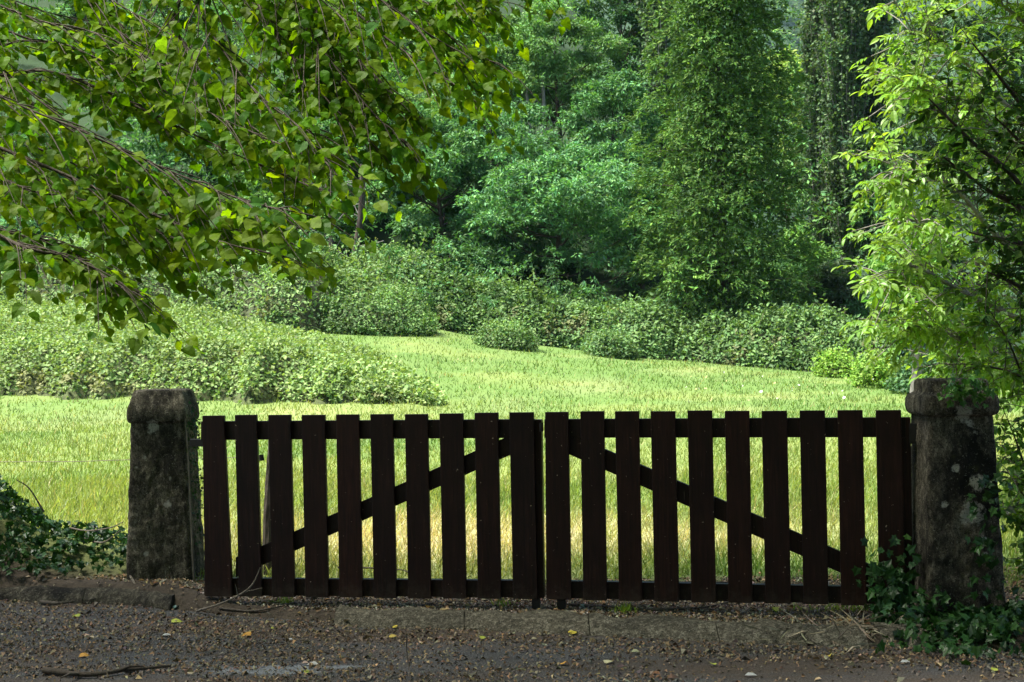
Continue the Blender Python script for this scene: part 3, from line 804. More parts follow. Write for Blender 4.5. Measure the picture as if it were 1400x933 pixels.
def poplar(label, cx, basepy, depth, wpx, height, pal, nb, per, L):
    b = P(cx, basepy, depth); b.z = float(ground_z(b.x, b.y))
    root = empty('poplar_tree', b, label, 'tree', 'poplars beyond the meadow')
    rmax = wpx / 2 * depth / FPX; tb = []; pos = []; X = []; own = []
    for k in range(nb):
        u = random.uniform(.08, .95); az = random.uniform(0, 2 * math.pi); ln = random.uniform(1.6, 4.2) * (1.1 - u * .5)
        pf = np.interp(u, [0, .15, .5, .9, 1], [.55, .9, 1, .6, .2]); o = Vector((math.cos(az), math.sin(az), 0))
        a = b + Vector((0, 0, u * height)); e = a + o * rmax * pf * random.uniform(.5, 1.05) + Vector((0, 0, ln))
        m_ = a.lerp(e, .4) + o * rmax * .22
        cc = curve([a, m_, e], 4); tb.append(tube(cc, taper(len(cc), .045, .008), 4))
        t = rng.uniform(.15, 1.05, per); t2 = t[:, None]
        A, Mi, E = (np.array(q) for q in (a, m_, e))
        pts = A * (1 - t2) ** 2 + 2 * Mi * t2 * (1 - t2) + E * t2 ** 2
        pos.append(pts + rng.normal(size=(per, 3)) * np.array([.13, .13, .2])); own += [k] * per
    pos = np.concatenate(pos); n = len(pos)
    Xd = norm(rng.normal(size=(n, 3)) + np.array([0, 0, -.1])); Nn = rdir(n, .5)
    col = colours(n, pal, .18) * (1 + .2 * rng.normal(size=(nb, 1)))[np.array(own)]
    V, F, T = scatter(t_diamond(.8), pos, Xd, Nn, L * rng.uniform(.6, 1.3, n), np.clip(col, .005, .8))
    tp = [b + Vector((0, 0, -.3 + height * q)) for q in (0, .3, .6, 1)]
    part('trunk', tubes_mesh('trunk', [tube(tp, [.3, .22, .13, .02], 8)], M_bark_grey), root)
    part('branchwork', tubes_mesh('branchwork', tb, M_bark_grey), root, kind='stuff')
    part('crown', make_mesh('crown', V, F, M_leaf, T), root, kind='stuff')
POP = [(.085, .15, .065), (.115, .185, .075), (.065, .12, .055)]
poplar('slim dark poplar at the left end of the poplar row', 1127, 470, 66, 52, 24, POP, 210, 130, .17)
poplar('tallest thick dark poplar in the middle of the poplar row', 1160, 475, 64, 78, 26, POP, 270, 140, .17)
poplar('grey-green poplar at the right end of the row, beside the walnut leaves', 1203, 478, 65, 76, 25, [(.10, .165, .075), (.075, .13, .062)], 250, 130, .17)
poplar('greyish upright tree against the left flank of the tall conifer', 912, 330, 66, 70, 24, [(.10, .165, .075), (.08, .14, .065)], 200, 100, .19)

# the wood on the hillside behind, one mass
def wood_mass(name, spots, L, pal, per, rad, label, npad=44, padr=.34):
    arrs = []
    for q in spots:
        x, y = q[:2]; z = float(ground_z(x, y)) + (q[2] if len(q) > 2 else 0); r = rad * random.uniform(.75, 1.25)
        f = random.uniform(.75, 1.25)
        a, _ = crown_leaves((x, y, z + r * 1.0), (r, r, r * 1.2), npad, per, L, [np.array(q) * f for q in pal], padr=padr, seed=random.randrange(99))
        arrs.append(a)
    V, F, T = cat_(arrs)
    return link(name, make_mesh(name, V, F, M_leaf, T), kind='stuff', label=label, cat='wood')
sp = [(x + random.uniform(-2, 2), y + random.uniform(-1.5, 1.5)) for y, st in ((67, 5), (76, 5), (88, 6), (103, 8)) for x in np.arange(-y * .44, min(y * .155, 13), st)]
sp += [(x + random.uniform(-1, 1), y, z) for y, z0 in ((62, 0), (70, 5), (78, 10), (84, 15)) for x in np.arange(y * .235, y * .42, 6) for z in (z0,)]
wood_mass('hillside_wood', sp, .27, ROB + MID, 1600, 4.2, 'green wooded hillside filling the background behind the nearer trees')
sp = [(x + random.uniform(-1, 1), y + random.uniform(-1, 1)) for y, st in ((53, 2.6), (57, 3.0), (62, 3.6)) for x in np.arange(-y * .42, y * .40, st)]
sp += [(x + random.uniform(-.6, .6), 50.8 + random.uniform(-.5, .5), -.9) for x in np.arange(-8, 11, 1.9)]
sp += [(x + random.uniform(-1, 1), yy + random.uniform(-.8, .8), .4) for yy in (66, 70, 75) for x in np.arange(-yy * .12, yy * .22, 3.2)]
wood_mass('woodland_undergrowth', sp, .17, DARK + ROB[:1], 720, 1.65, 'dark leafy undergrowth along the foot of the wood', 16, .5)
sp = [(x + random.uniform(-9, 9), y + random.uniform(-9, 9)) for y in range(640, 1400, 42) for x in np.arange(y * .155, y * .225, 24)]
wood_mass('far_wood', sp, 3.4, MID + [(.12, .16, .06)], 480, 15, 'hazy blue wooded hill far off, in the gap left of the poplars')

# ------------------------------------------------------------------ brambles and bushes
def dome(cx, y, w, toppy, depth_r=None, minh=.5):
    """centre, radii and height of a bush whose top shows at the given place"""
    t = P(cx, toppy, y); rx = w / 2 * y / FPX; ry = depth_r or rx * .8
    z0 = float(ground_z(t.x, y)); return t.x, y, rx, ry, max(t.z - z0, minh)

def bush(name, label, cx, y, w, toppy, pal, nleaf=6000, L=.13, lump=.62, depth_r=None, minh=.5, group='bramble mounds along the wood', tmpl=None, spikes=9, mat=None, upn=.8):
    if w < 100: spikes = min(spikes, 3)
    nleaf = int(nleaf * 1.5); L = L * .86
    x0, y0, rx, ry, h = dome(cx, y, w, toppy, depth_r, minh); sd = random.randrange(200)
    def hf(u, v):
        x = x0 + u * rx; yy = y0 + v * ry
        r2 = np.clip(u * u + v * v, 0, 1)
        wv = np.maximum(.95 + lump * 2 * (fbm(x * .8 + sd, yy * .8, sd, 3) - .5) + lump * .9 * (fbm(x * 2.6 + sd, yy * 2.6, sd + 3, 2) - .5), .15)
        return ground_z(x, yy) + h * (1 - r2) ** .45 * wv
    root = empty(name, (x0, y0, float(ground_z(x0, y0))), label, 'bush', group)
    # tangle of stems inside
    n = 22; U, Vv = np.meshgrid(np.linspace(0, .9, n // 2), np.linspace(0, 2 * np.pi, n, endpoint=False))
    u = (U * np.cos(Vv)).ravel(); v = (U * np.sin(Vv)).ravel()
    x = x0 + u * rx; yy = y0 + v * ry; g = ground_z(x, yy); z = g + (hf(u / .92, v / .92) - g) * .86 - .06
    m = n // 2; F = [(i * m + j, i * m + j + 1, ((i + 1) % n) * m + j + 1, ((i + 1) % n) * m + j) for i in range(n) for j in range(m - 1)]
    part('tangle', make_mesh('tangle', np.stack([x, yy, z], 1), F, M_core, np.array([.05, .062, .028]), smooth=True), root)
    th = np.arccos(1 - rng.random(nleaf) * .98); r = np.sin(th); az = rng.uniform(0, 2 * np.pi, nleaf)
    u = r * np.cos(az); v = r * np.sin(az); e = .02
    tf_ = rng.integers(0, max(nleaf // 9, 1), nleaf); u = np.clip(u[tf_] + rng.normal(size=nleaf) * .07 / rx, -.99, .99); v = np.clip(v[tf_] + rng.normal(size=nleaf) * .07 / ry, -.99, .99); r = np.hypot(u, v)
    z = hf(u, v); k = rng.random(nleaf) ** .6
    x = x0 + u * rx; yy = y0 + v * ry; g = ground_z(x, yy)
    z = g + (z - g) * np.where(r > .85, k, .88 + .2 * rng.random(nleaf))
    nx = u / rx * h * 1.0; ny = v / ry * h * 1.0
    gx = -(hf(np.clip(u + e, -1, 1), v) - hf(np.clip(u - e, -1, 1), v)) / (2 * e * rx); gy = -(hf(u, np.clip(v + e, -1, 1)) - hf(u, np.clip(v - e, -1, 1))) / (2 * e * ry)
    G = np.stack([np.clip(gx, -2, 2) * .5, np.clip(gy, -2, 2) * .5, np.full(nleaf, upn)], 1)
    Nn = norm(norm(G) + rng.normal(size=(nleaf, 3)) * .42); X = norm(rng.normal(size=(nleaf, 3)) + G * np.array([.6, .6, 0]) - np.array([0, 0, .3]))
    pos = np.stack([x, yy, z], 1) + rng.normal(size=(nleaf, 3)) * .035 + norm(G) * (rng.random((nleaf, 1)) ** 4) * .38
    cn = fbm(x * 1.3, z * 1.7, sd + 9, 3)[:, None]
    col = colours(nleaf, pal) * (.45 + 1.1 * cn)
    V, F, T = scatter(tmpl or t_diamond(.72), pos, X, Nn, L * rng.uniform(.55, 1.3, nleaf), np.clip(col, .005, .8))
    part('foliage', make_mesh('foliage', V, F, mat or M_bramble, T), root, kind='stuff')
    if spikes:
        tb = []; ps = []; xs_ = []
        for k in range(spikes):
            u1 = random.uniform(-.8, .8); v1 = random.uniform(-.6, .6); z1 = float(hf(np.array([u1]), np.array([v1]))[0])
            a = Vector((x0 + u1 * rx, y0 + v1 * ry, z1 - .2)); e_ = a + Vector((random.uniform(-.25, .25), random.uniform(-.2, .2), random.uniform(.5, 1.15)))
            tb.append(tube([a, a.lerp(e_, .5) + Vector((.03, 0, 0)), e_], [.012, .009, .004], 4))
            for q in range(30):
                f = random.uniform(.25, 1); ps.append(tuple(a.lerp(e_, f) + Vector((random.gauss(0, .07), random.gauss(0, .07), random.gauss(0, .05)))))
        ps = np.array(ps); n = len(ps)
        V, F, T = scatter(t_leaf6(.5), ps, rdir(n, -.2), rdir(n, 1.2), L * rng.uniform(.8, 1.4, n), colours(n, pal))
        part('shoots', make_mesh('shoots', V, F, mat or M_bramble, T), root, kind='stuff')
        part('stems', tubes_mesh('stems', tb, M_twig), root, kind='stuff')
    return root

BR_L = [(.175, .27, .085), (.22, .31, .105), (.115, .195, .06)]         # pale brambles
BR_M = [(.125, .225, .07), (.16, .265, .085), (.09, .175, .055)]
BR_D = [(.085, .165, .06), (.115, .20, .07), (.06, .12, .05)]
BRIGHT = [(.16, .30, .04), (.20, .34, .06)]

# the great pale bramble bank on the left
def patch_h(x, y):
    e = np.interp(x, [-30, -16, -11, -7, -4.2, -2.6, -1.2], [33.4, 33.2, 32.6, 31.9, 31.4, 31.0, 31.0])       # near edge
    back = np.interp(x, [-30, -10, -4, -1.2], [47, 46, 43, 36])
    e = e + 1.5 * (fbm(x * .7, x * 0 + 3, 61, 4) - .5) + .9 * (fbm(x * 3.1, x * 0 + 7, 69, 3) - .5)
    a = np.clip((y - e) / 1.5, 0, 1) ** .55; b = np.clip((back - y) / 3, 0, 1) ** .5; d = np.clip((np.interp(y, [30.5, 34, 38, 42, 46], [-1.1, -1.9, -3.1, -4.4, -5.6]) - x) / 4.5, 0, 1) ** .7
    h = np.interp(x, [-20, -10, -5, -2], [1.2, 1.15, 1.1, 1.0]) * np.interp(y, [32, 36, 46], [1.1, .9, .8]) * a * b * d
    return h * (.8 + .5 * (fbm(x * .4, y * .4, 62, 3) - .25) + .38 * (fbm(x * 1.8, y * 1.8, 63, 3) - .5))
n = 118000
y = 31 + 16.5 * rng.random(n) ** 1.35; x = rng.uniform(-1, 0, n) * (y * .42 + 1.0 - 1.0) - 1.0
h = patch_h(x, y); ok = h > .06; x, y, h = x[ok], y[ok], h[ok]; n = len(x)
e = .05; gx = -(patch_h(x + e, y) - patch_h(x - e, y)) / (2 * e); gy = -(patch_h(x, y + e) - patch_h(x, y - e)) / (2 * e)
G = np.stack([np.clip(gx, -3, 3) * .6, np.clip(gy, -4, 4) * .6, np.ones(n)], 1)
steep = np.clip(-gy / 2, 0, 1)
z = ground_z(x, y) + h * np.where(rng.random(n) < .55 * steep, rng.random(n), .9 + .16 * rng.random(n)) + (rng.random(n) ** 5) * .25
cn = fbm(x * .7, y * .9, 66, 3)[:, None]; col = colours(n, BR_L, .10, .05) * (.6 + .8 * cn)
dry = (fbm(x * 1.1, z * 2.0, 67, 3) > .66) & (steep > .25); col[dry] = col[dry] * .5 + np.array([.22, .19, .09]) * .5
bank = empty('bramble_bank', (-9, 38, float(ground_z(-9, 38))), 'great pale green bramble bank beyond the meadow on the left, spreading down the slope', 'brambles')
V, F, T = scatter(t_diamond(.75), np.stack([x, y, z], 1), norm(rng.normal(size=(n, 3)) + G * np.array([.4, .4, 0]) - np.array([0, 0, .25])), norm(norm(G) + rng.normal(size=(n, 3)) * .32), .10 * rng.uniform(.55, 1.35, n), np.clip(col, .005, .8))
part('foliage', make_mesh('foliage', V, F, M_bramble, T), bank, kind='stuff')
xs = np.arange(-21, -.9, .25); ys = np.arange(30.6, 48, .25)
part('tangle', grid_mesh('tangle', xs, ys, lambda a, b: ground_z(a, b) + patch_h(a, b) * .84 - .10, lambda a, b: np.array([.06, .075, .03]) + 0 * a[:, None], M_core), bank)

def band(name, label, xs_, near, backd, hts, n, L, pal, seed, spikes=40, streak=.5):
    """a continuous bramble band along the slope: leaves laid over a rough height field"""
    def h(x, y):
        x = np.asarray(x, float); y = np.asarray(y, float)
        e = np.interp(x, xs_, near) + 2.2 * (fbm(x * .42, x * 0 + seed, seed, 3) - .5); bk = np.interp(x, xs_, backd)
        a = np.clip((y - e) / 1.7, 0, 1) ** .6; d = np.clip((x - xs_[0]) / 1.2, 0, 1) ** .6 * np.clip((xs_[-1] - x) / 1.4, 0, 1) ** .6
        bq = np.clip((bk - y) / 1.5, 0, 1)
        q = .35 + 1.0 * fbm(x * .34 + y * .2, y * .26 - x * .1, seed + 1, 4) + .5 * (fbm(x * 1.1 + y * .8, y * .5 - x * .35, seed + 2, 3) - .5)
        return np.interp(x, xs_, hts) * a * d * bq * np.clip(q, .1, 2)
    m = int(n * 1.5); x = rng.uniform(xs_[0], xs_[-1], m); e0, b0 = np.interp(x, xs_, near), np.interp(x, xs_, backd)
    y = e0 - .8 + (b0 - e0 + .8) * rng.random(m) ** 1.4
    tfi = rng.integers(0, m // 9, m); x = x[tfi] + rng.normal(size=m) * .10; y = y[tfi] + rng.normal(size=m) * .10
    hh = h(x, y); ok = hh > .07; x, y, hh = x[ok], y[ok], hh[ok]; n = len(x)
    e = .06; gx = -(h(x + e, y) - h(x - e, y)) / (2 * e); gy = -(h(x, y + e) - h(x, y - e)) / (2 * e)
    G = np.stack([np.clip(gx, -2.5, 2.5) * .55, np.clip(gy, -2.5, 3) * .55, np.ones(n)], 1); stp = np.clip(-gy / 2, 0, 1)
    z = ground_z(x, y) + hh * np.where(rng.random(n) < .6 * stp, rng.random(n), .86 + .2 * rng.random(n)) + rng.random(n) ** 6 * .45
    cn = fbm(x * .9, y * .9 + z * .8, seed + 4, 3)[:, None]; col = colours(n, pal, .09, .05) * (.62 + .76 * cn)
    br = (fbm(x * .8, y * 1.5, seed + 5, 3) > .74) & (stp > .3); col[br] = col[br] * .55 + np.array([.17, .13, .07]) * .45
    b0 = empty(name, (float(np.mean(x)), float(np.mean(y)), float(ground_z(np.mean(x), np.mean(y)))), label, 'brambles', 'bramble bands on the slope')
    X = norm(rng.normal(size=(n, 3)) * .8 + np.array([.35, -.35, -.15]) * streak * 2 + G * np.array([.4, .4, 0]))
    V, F, T = scatter(t_diamond(.55), np.stack([x, y, z], 1), X, norm(norm(G) + rng.normal(size=(n, 3)) * .28), L * rng.uniform(.6, 1.4, n), np.clip(col, .005, .8))
    part('foliage', make_mesh('foliage', V, F, M_bramble, T), b0, kind='stuff')
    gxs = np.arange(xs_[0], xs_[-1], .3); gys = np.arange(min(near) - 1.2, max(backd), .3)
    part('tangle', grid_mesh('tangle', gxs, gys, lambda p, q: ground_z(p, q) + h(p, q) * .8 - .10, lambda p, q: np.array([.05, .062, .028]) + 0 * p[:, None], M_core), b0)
    tb = []; ps = []
    for k in range(spikes):                      # shoots standing out of the tangle
        i = random.randrange(n); r0 = Vector((x[i], y[i], z[i] - .15)); t = r0 + Vector((random.uniform(-.35, .5), random.uniform(-.3, .2), random.uniform(.3, 1.15) * (1.3 if y[i] > np.mean(y) else .6)))
        mid = r0.lerp(t, .6) + Vector((0, 0, .18)); cc = [r0, mid, t]; tb.append(tube(cc, [.012, .009, .004], 4))
        for q in range(26): ps.append(tuple(r0.lerp(t, random.uniform(.2, 1)) + Vector((random.gauss(0, .08), random.gauss(0, .08), random.gauss(.06, .07)))))
    ps = np.array(ps); k = len(ps); V, F, T = scatter(t_diamond(.5), ps, rdir(k, -.2), rdir(k, 1.2), L * rng.uniform(.8, 1.5, k), colours(k, pal))
    part('shoots', make_mesh('shoots', V, F, M_bramble, T), b0, kind='stuff'); part('stems', tubes_mesh('stems', tb, M_twig), b0, kind='stuff')

band('bramble_band', 'long rough bramble band running down to the right below the wood, behind the grass slope', [-6.2, -3.2, 0, 3.5, 7, 10, 12.3, 13.4],
     [51, 49.6, 49, 48.3, 47.2, 46, 44.8, 44.6], [55.5, 55.5, 55, 55, 54, 53, 51, 50], [1.5, 2.0, 2.0, 1.75, 1.7, 1.8, 1.3, .9], 68000, .155, BR_M + BR_D[:1], 301, 190)
band('bramble_band', 'upper bramble band left of the middle, between the pale bank and the trees', [-22, -16, -11, -7, -5, -3.2],
     [45, 45, 45, 45.5, 46.5, 48], [56, 56, 56, 56, 55, 53], [1.6, 1.9, 1.9, 2.1, 2.1, 1.2], 38000, .155, BR_M + BR_L[:1], 331, 110)
bush('bramble_bush', 'rounded bramble mound at the right end of the upper left band, its right flank darker', 505, 47.2, 170, 392, BR_M, 11000, .12)
bush('bramble_bush', 'small separate rounded bramble mound standing forward on the grass slope', 690, 46.6, 74, 449, BR_M, 4500, .105, minh=.6, depth_r=.8, lump=.4)
bush('bramble_bush', 'bramble mound ending in a dark tuft on the grass, below the conifer left edge', 835, 47.2, 60, 453, BR_D + BR_M, 4500, .11, minh=.7, depth_r=.9)
bush('shrub', 'dark shrub in shade between the conifer foot and the poplars', 1105, 49, 90, 440, DARK, 6000, .13, group='shrubs at the foot of the poplars')
bush('shrub', 'small bright yellow-green shrub at the meadow edge below the poplars', 1142, 42, 46, 495, BRIGHT, 2600, .10, minh=.6, group='shrubs at the foot of the poplars')
bush('shrub', 'second small bright shrub, right next to the bare grey trunk', 1192, 37, 44, 514, BRIGHT, 2400, .10, minh=.5, group='shrubs at the foot of the poplars')
bush('shrub', 'dull green shrub behind the two bright shrubs', 1180, 47, 130, 462, BR_D, 7000, .13, group='shrubs at the foot of the poplars')
bush('shrub', 'dark shrub right of the bare grey trunk, beside the pillar cap', 1275, 35, 100, 505, DARK, 5000, .11, group='shrubs at the foot of the poplars')

# ------------------------------------------------------------------ meadow grass
def blades(n, y0, y1, pw, L, w, tmpl):
    u = rng.random(n); a0, a1 = y0 ** (1 - pw), y1 ** (1 - pw)
    y = (a0 + (a1 - a0) * u) ** (1 / (1 - pw)); x = rng.uniform(-1, 1, n) * (y * .40 + 1.2)
    keep = (y - (GA.y + GM * (np.clip(x, -6, 6) - GA.x)) > .50 + .2 * (np.clip(x, -2, 2.5) + 2) * np.clip((3 - x) / .6, 0, 1) + .5 * fbm(x * 2.2, y * 2.2, 91, 3) - .25) & (patch_h(x, y) < .15) & (rng.random(n) < .35 + 1.1 * fbm(x * 1.6, y * 1.6, 92, 3))
    x, y = x[keep], y[keep]; n = len(x)
    z = ground_z(x, y)
    X = norm(rng.normal(size=(n, 3)) * np.array([.42, .42, .1]) + np.array([.1, 0, 1.0])); Nn = rng.normal(size=(n, 3)) * np.array([1, 1, .1]) + np.array([0, -.4, .3])
    col = meadow_tint(x, y) * (1 + .14 * rng.normal(size=(n, 1))) * (1 + .06 * rng.normal(size=(n, 3)))
    st = rng.random(n) < .04; col[st] = np.array([.40, .36, .17])
    hl = .55 + .95 * fbm(x * .9, y * .9, 93, 3); near = np.clip((y - gate_y(np.clip(x, -6, 6)) - .3 - .2 * (np.clip(x, -2, 2.5) + 2)) / .7, .3, 1)
    Ln = L(y) * rng.uniform(.5, 1.3, n) * hl * near
    return scatter(tmpl, np.stack([x, y, z - .01], 1), X, Nn, Ln, np.clip(col, .01, .8), w(y) * rng.uniform(.7, 1.3, n))
tb = (np.array([(0, -.5, 0), (0, .5, 0), (.6, .4, .10), (.6, -.4, .10), (1, 0, .34)], float), np.array([(0, 1, 2), (0, 2, 3), (3, 2, 4)]))
t1 = (np.array([(0, -.5, 0), (0, .5, 0), (1, 0, .25)], float), np.array([(0, 1, 2)]))
a = blades(78000, 8.2, 15, 1.2, lambda y: .15 + 0 * y, lambda y: .0055 + .0002 * y, tb)
b = blades(128000, 14, 54, 1.5, lambda y: .075 + .001 * y, lambda y: .004 + .00055 * y, t1)
V, F, T = cat_([a, b])
link('meadow_grass', make_mesh('meadow_grass', V, F, M_grass, T), kind='stuff', label='sunlit yellow-green meadow grass behind the gate', cat='grass')
n = 34; xy = [ground_at(random.uniform(930, 1200), random.uniform(522, 562)) for _ in range(n)]
ps = np.array([(p.x, p.y, p.z + random.uniform(.15, .3)) for p in xy])
V, F, T = scatter(t_leaf6(1.0), ps, rdir(n), rdir(n, 2.5), rng.uniform(.04, .08, n), np.full((n, 3), .6))
link('meadow_flowers', make_mesh('meadow_flowers', V, F, M_grass, T), kind='stuff', label='scattered tiny white flower heads in the meadow on the right', cat='flowers')

# ------------------------------------------------------------------ the lime tree over the road
LIME = [(.085, .19, .008), (.12, .215, .009), (.055, .145, .009), (.145, .225, .010)]
lime_me = []
for k in range(10):
    tv, tf = t_lime(.12 if k < 7 else .5, k)
    cc = colours(1, LIME, .16, .03)[0]
    lime_me.append(make_mesh('leaf', tv * np.array([1, .98, 1]), tf, M_leaf_lime, np.clip(cc, .03, .4)))
LR = Vector((-5.2, 4.6, 0))
lime = empty('lime_tree', LR, 'lime tree with round leaves, its drooping branches hanging in from the upper left', 'tree')
tp = curve([LR + Vector((0, 0, -.3)), LR + Vector((.1, 0, 2.2)), LR + Vector((.35, .2, 5)), LR + Vector((.2, .4, 9))], 5)
part('trunk', tubes_mesh('trunk', [tube(tp, taper(len(tp), .36, .10), 12, .08)], M_bark), lime)
BR = [  # drooping branches: (px, py, distance)
    [(-420, -60, 4.9), (-60, 92, 5.0), (60, 97, 5.0), (142, 124, 4.9), (200, 152, 4.9), (330, 215, 4.8), (440, 262, 4.7)],
    [(-420, -160, 5.2), (-60, 62, 5.2), (80, 172, 5.1), (180, 240, 5.0), (300, 290, 4.9), (425, 345, 4.8)],
    [(-420, 0, 4.7), (-60, 175, 4.7), (80, 235, 4.6), (190, 285, 4.6), (300, 330, 4.5), (385, 350, 4.4)],
    [(-420, 130, 4.3), (-40, 305, 4.3), (40, 340, 4.2), (105, 355, 4.25), (150, 382, 4.2), (182, 398, 4.2)],
    [(-200, -330, 5.3), (205, -60, 5.0), (240, 40, 4.9), (300, 130, 4.8), (372, 200, 4.8), (432, 268, 4.7)],
    [(-100, -420, 5.4), (300, -70, 5.1), (380, 50, 5.0), (450, 140, 4.9), (518, 205, 4.9)],
    [(0, -420, 5.5), (400, -80, 5.2), (490, 20, 5.1), (580, 90, 5.0), (646, 132, 5.0)],
    [(150, -420, 5.5), (500, -90, 5.2), (570, -40, 5.1), (620, -10, 5.0), (662, 2, 5.0)],
    [(50, -420, 5.6), (350, -90, 5.4), (430, 10, 5.3), (500, 90, 5.2), (575, 165, 5.1)],
    [(-50, -420, 5.7), (250, -90, 5.5), (340, 0, 5.4), (420, 80, 5.3), (500, 150, 5.2)],
    [(-300, -260, 5.6), (60, -80, 5.5), (160, 30, 5.5), (250, 90, 5.4), (345, 140, 5.3), (470, 190, 5.2)],
    [(-420, -260, 5.5), (-80, -10, 5.5), (30, 50, 5.4), (130, 75, 5.4), (230, 125, 5.3)],
    [(-420, 90, 5.6), (-80, 200, 5.6), (60, 275, 5.5), (170, 320, 5.4), (260, 360, 5.3)],
]
def inpic(p):                                    # roughly where the hanging boughs can be seen
    q = CM.transposed() @ (p - Vector((0, 0, EYE))); return q.z < -.5 and -110 < CX + FPX * q.x / -q.z < 1500 and CY - FPX * q.y / -q.z > -110
leafp = []; twigs = []; NB0 = len(BR)
for bp in list(BR):                              # thinner boughs beside and between the main ones
    for k in range(2):
        ox, oy, od = random.gauss(0, 34), random.gauss(-24, 28), random.uniform(-.7, .8); f = random.uniform(.78, .97)
        if bp[-1][1] > 330: oy = -abs(oy) - 8
        q = [(x + ox, y + oy, d + od) for x, y, d in bp]; l0, l1 = q[-2], q[-1]
        q[-1] = tuple(a + (b - a) * f for a, b in zip(l0, l1)); BR.append(q)
for bi, bp in enumerate(BR):
    pts = curve(PP(bp), 7); lat = bi >= NB0
    part('branch', tubes_mesh('branch', [tube(pts, taper(len(pts), .004 if lat else .009, .0016, .8), 7, .1)], M_bark), lime)
    L_ = len(pts)
    for q in range(34):
        i = int((.14 + .86 * (q + random.random()) / 34) * (L_ - 1)); i = min(i, L_ - 2)
        a = pts[i]; d = (pts[i + 1] - pts[max(i - 1, 0)]).normalized()
        side = Vector((0, 0, 1)).cross(d).normalized() * random.choice((-1, 1))
        ln = random.uniform(.12, .52) * (1 - .55 * i / L_)
        dr = (d * .85 + side * random.uniform(.2, .9) + Vector((0, 0, random.uniform(-.30, .16)))).normalized()
        e = a + dr * ln + Vector((0, 0, -.22 * ln)); mid = a.lerp(e, .5) + Vector((0, 0, .04 * ln + .01))
        tw = curve([a, mid, e], 3); twigs.append(tube(tw, taper(len(tw), .0026, .0011), 4))
        k = max(2, int(ln / .036))
        for j in range(k + 1 if inpic(e) else 0):
            f = (j + .6) / (k + .6); pnt = tw[min(int(f * (len(tw) - 1)), len(tw) - 1)].lerp(tw[min(int(f * (len(tw) - 1)) + 1, len(tw) - 1)], .5)
            s2 = Vector((0, 0, 1)).cross(dr).normalized() * (1 if j % 2 else -1)
            X = (dr * .6 + s2 * .75 + Vector((random.gauss(0, .25), random.gauss(0, .25), -.42 + random.gauss(0, .22)))).normalized()
            pnt = pnt + X * .022 + Vector((0, 0, -.006))
            Nn = Vector((random.gauss(.1, .42), random.gauss(-.6, .42), .8)).normalized()
            leafp.append((pnt, X, Nn, random.uniform(.024, .052)))
part('twigwork', tubes_mesh('twigwork', twigs, M_twig), lime, kind='stuff')
def inview(p):
    q = CM.transposed() @ (p - Vector((0, 0, EYE))); px = CX + FPX * q.x / -q.z; py = CY - FPX * q.y / -q.z
    return -10 < px < 1410 and -10 < py < 943
random.shuffle(leafp)
key = sorted(range(len(leafp)), key=lambda i: -(inview(leafp[i][0]) * leafp[i][3] / leafp[i][0].y))
first = set(key[:300])
for i in first:
    p, X, Nn, L = leafp[i]; leaf_object(random.choice(lime_me), lime, p, X, Nn, L)
rest = [leafp[i] for i in range(len(leafp)) if i not in first]
arrs = []
for k in range(4):
    sub = rest[k::4]; n = len(sub)
    arrs.append(scatter(t_lime(.12 if k < 3 else .5, 20 + k), np.array([q[0] for q in sub]), np.array([q[1] for q in sub]), np.array([q[2] for q in sub]), np.array([q[3] for q in sub]), np.clip(colours(n, LIME, .2, .04), .01, .4)))
V, F, T = cat_(arrs); part('foliage', make_mesh('foliage', V, F, M_leaf_lime, T), lime, kind='stuff')
# the rest of its crown, above and behind the picture: this is what shades the road and the gate
n = 62000; ps = np.stack([rng.uniform(-10, 4.5, n), rng.uniform(-6, 9.0, n), rng.uniform(0, 1, n)], 1)
lo = np.maximum(3.1, 1.9 + .30 * ps[:, 1]) + .5 * fbm(ps[:, 0] * .7, ps[:, 1] * .7, 5, 3); ps[:, 2] = lo + ps[:, 2] ** 1.3 * 5.5
gap = (ps[:, 1] > 3.4) & (ps[:, 1] < 5.7) & (ps[:, 0] < .2)      # thin where the hanging boughs get their light
ok = (fbm(ps[:, 0] * 1.1, ps[:, 1] * 1.1 + ps[:, 2] * .9, 12, 3) > .30) & (~gap | (rng.random(n) < .12)); ps = ps[ok]; n = len(ps)
V, F, T = scatter(t_diamond(.9), ps, rdir(n), rdir(n, 1.0), .175 * rng.uniform(.7, 1.2, n), np.clip(colours(n, LIME), .01, .4))
part('crown', make_mesh('crown', V, F, M_leaf_lime, T), lime, kind='stuff')

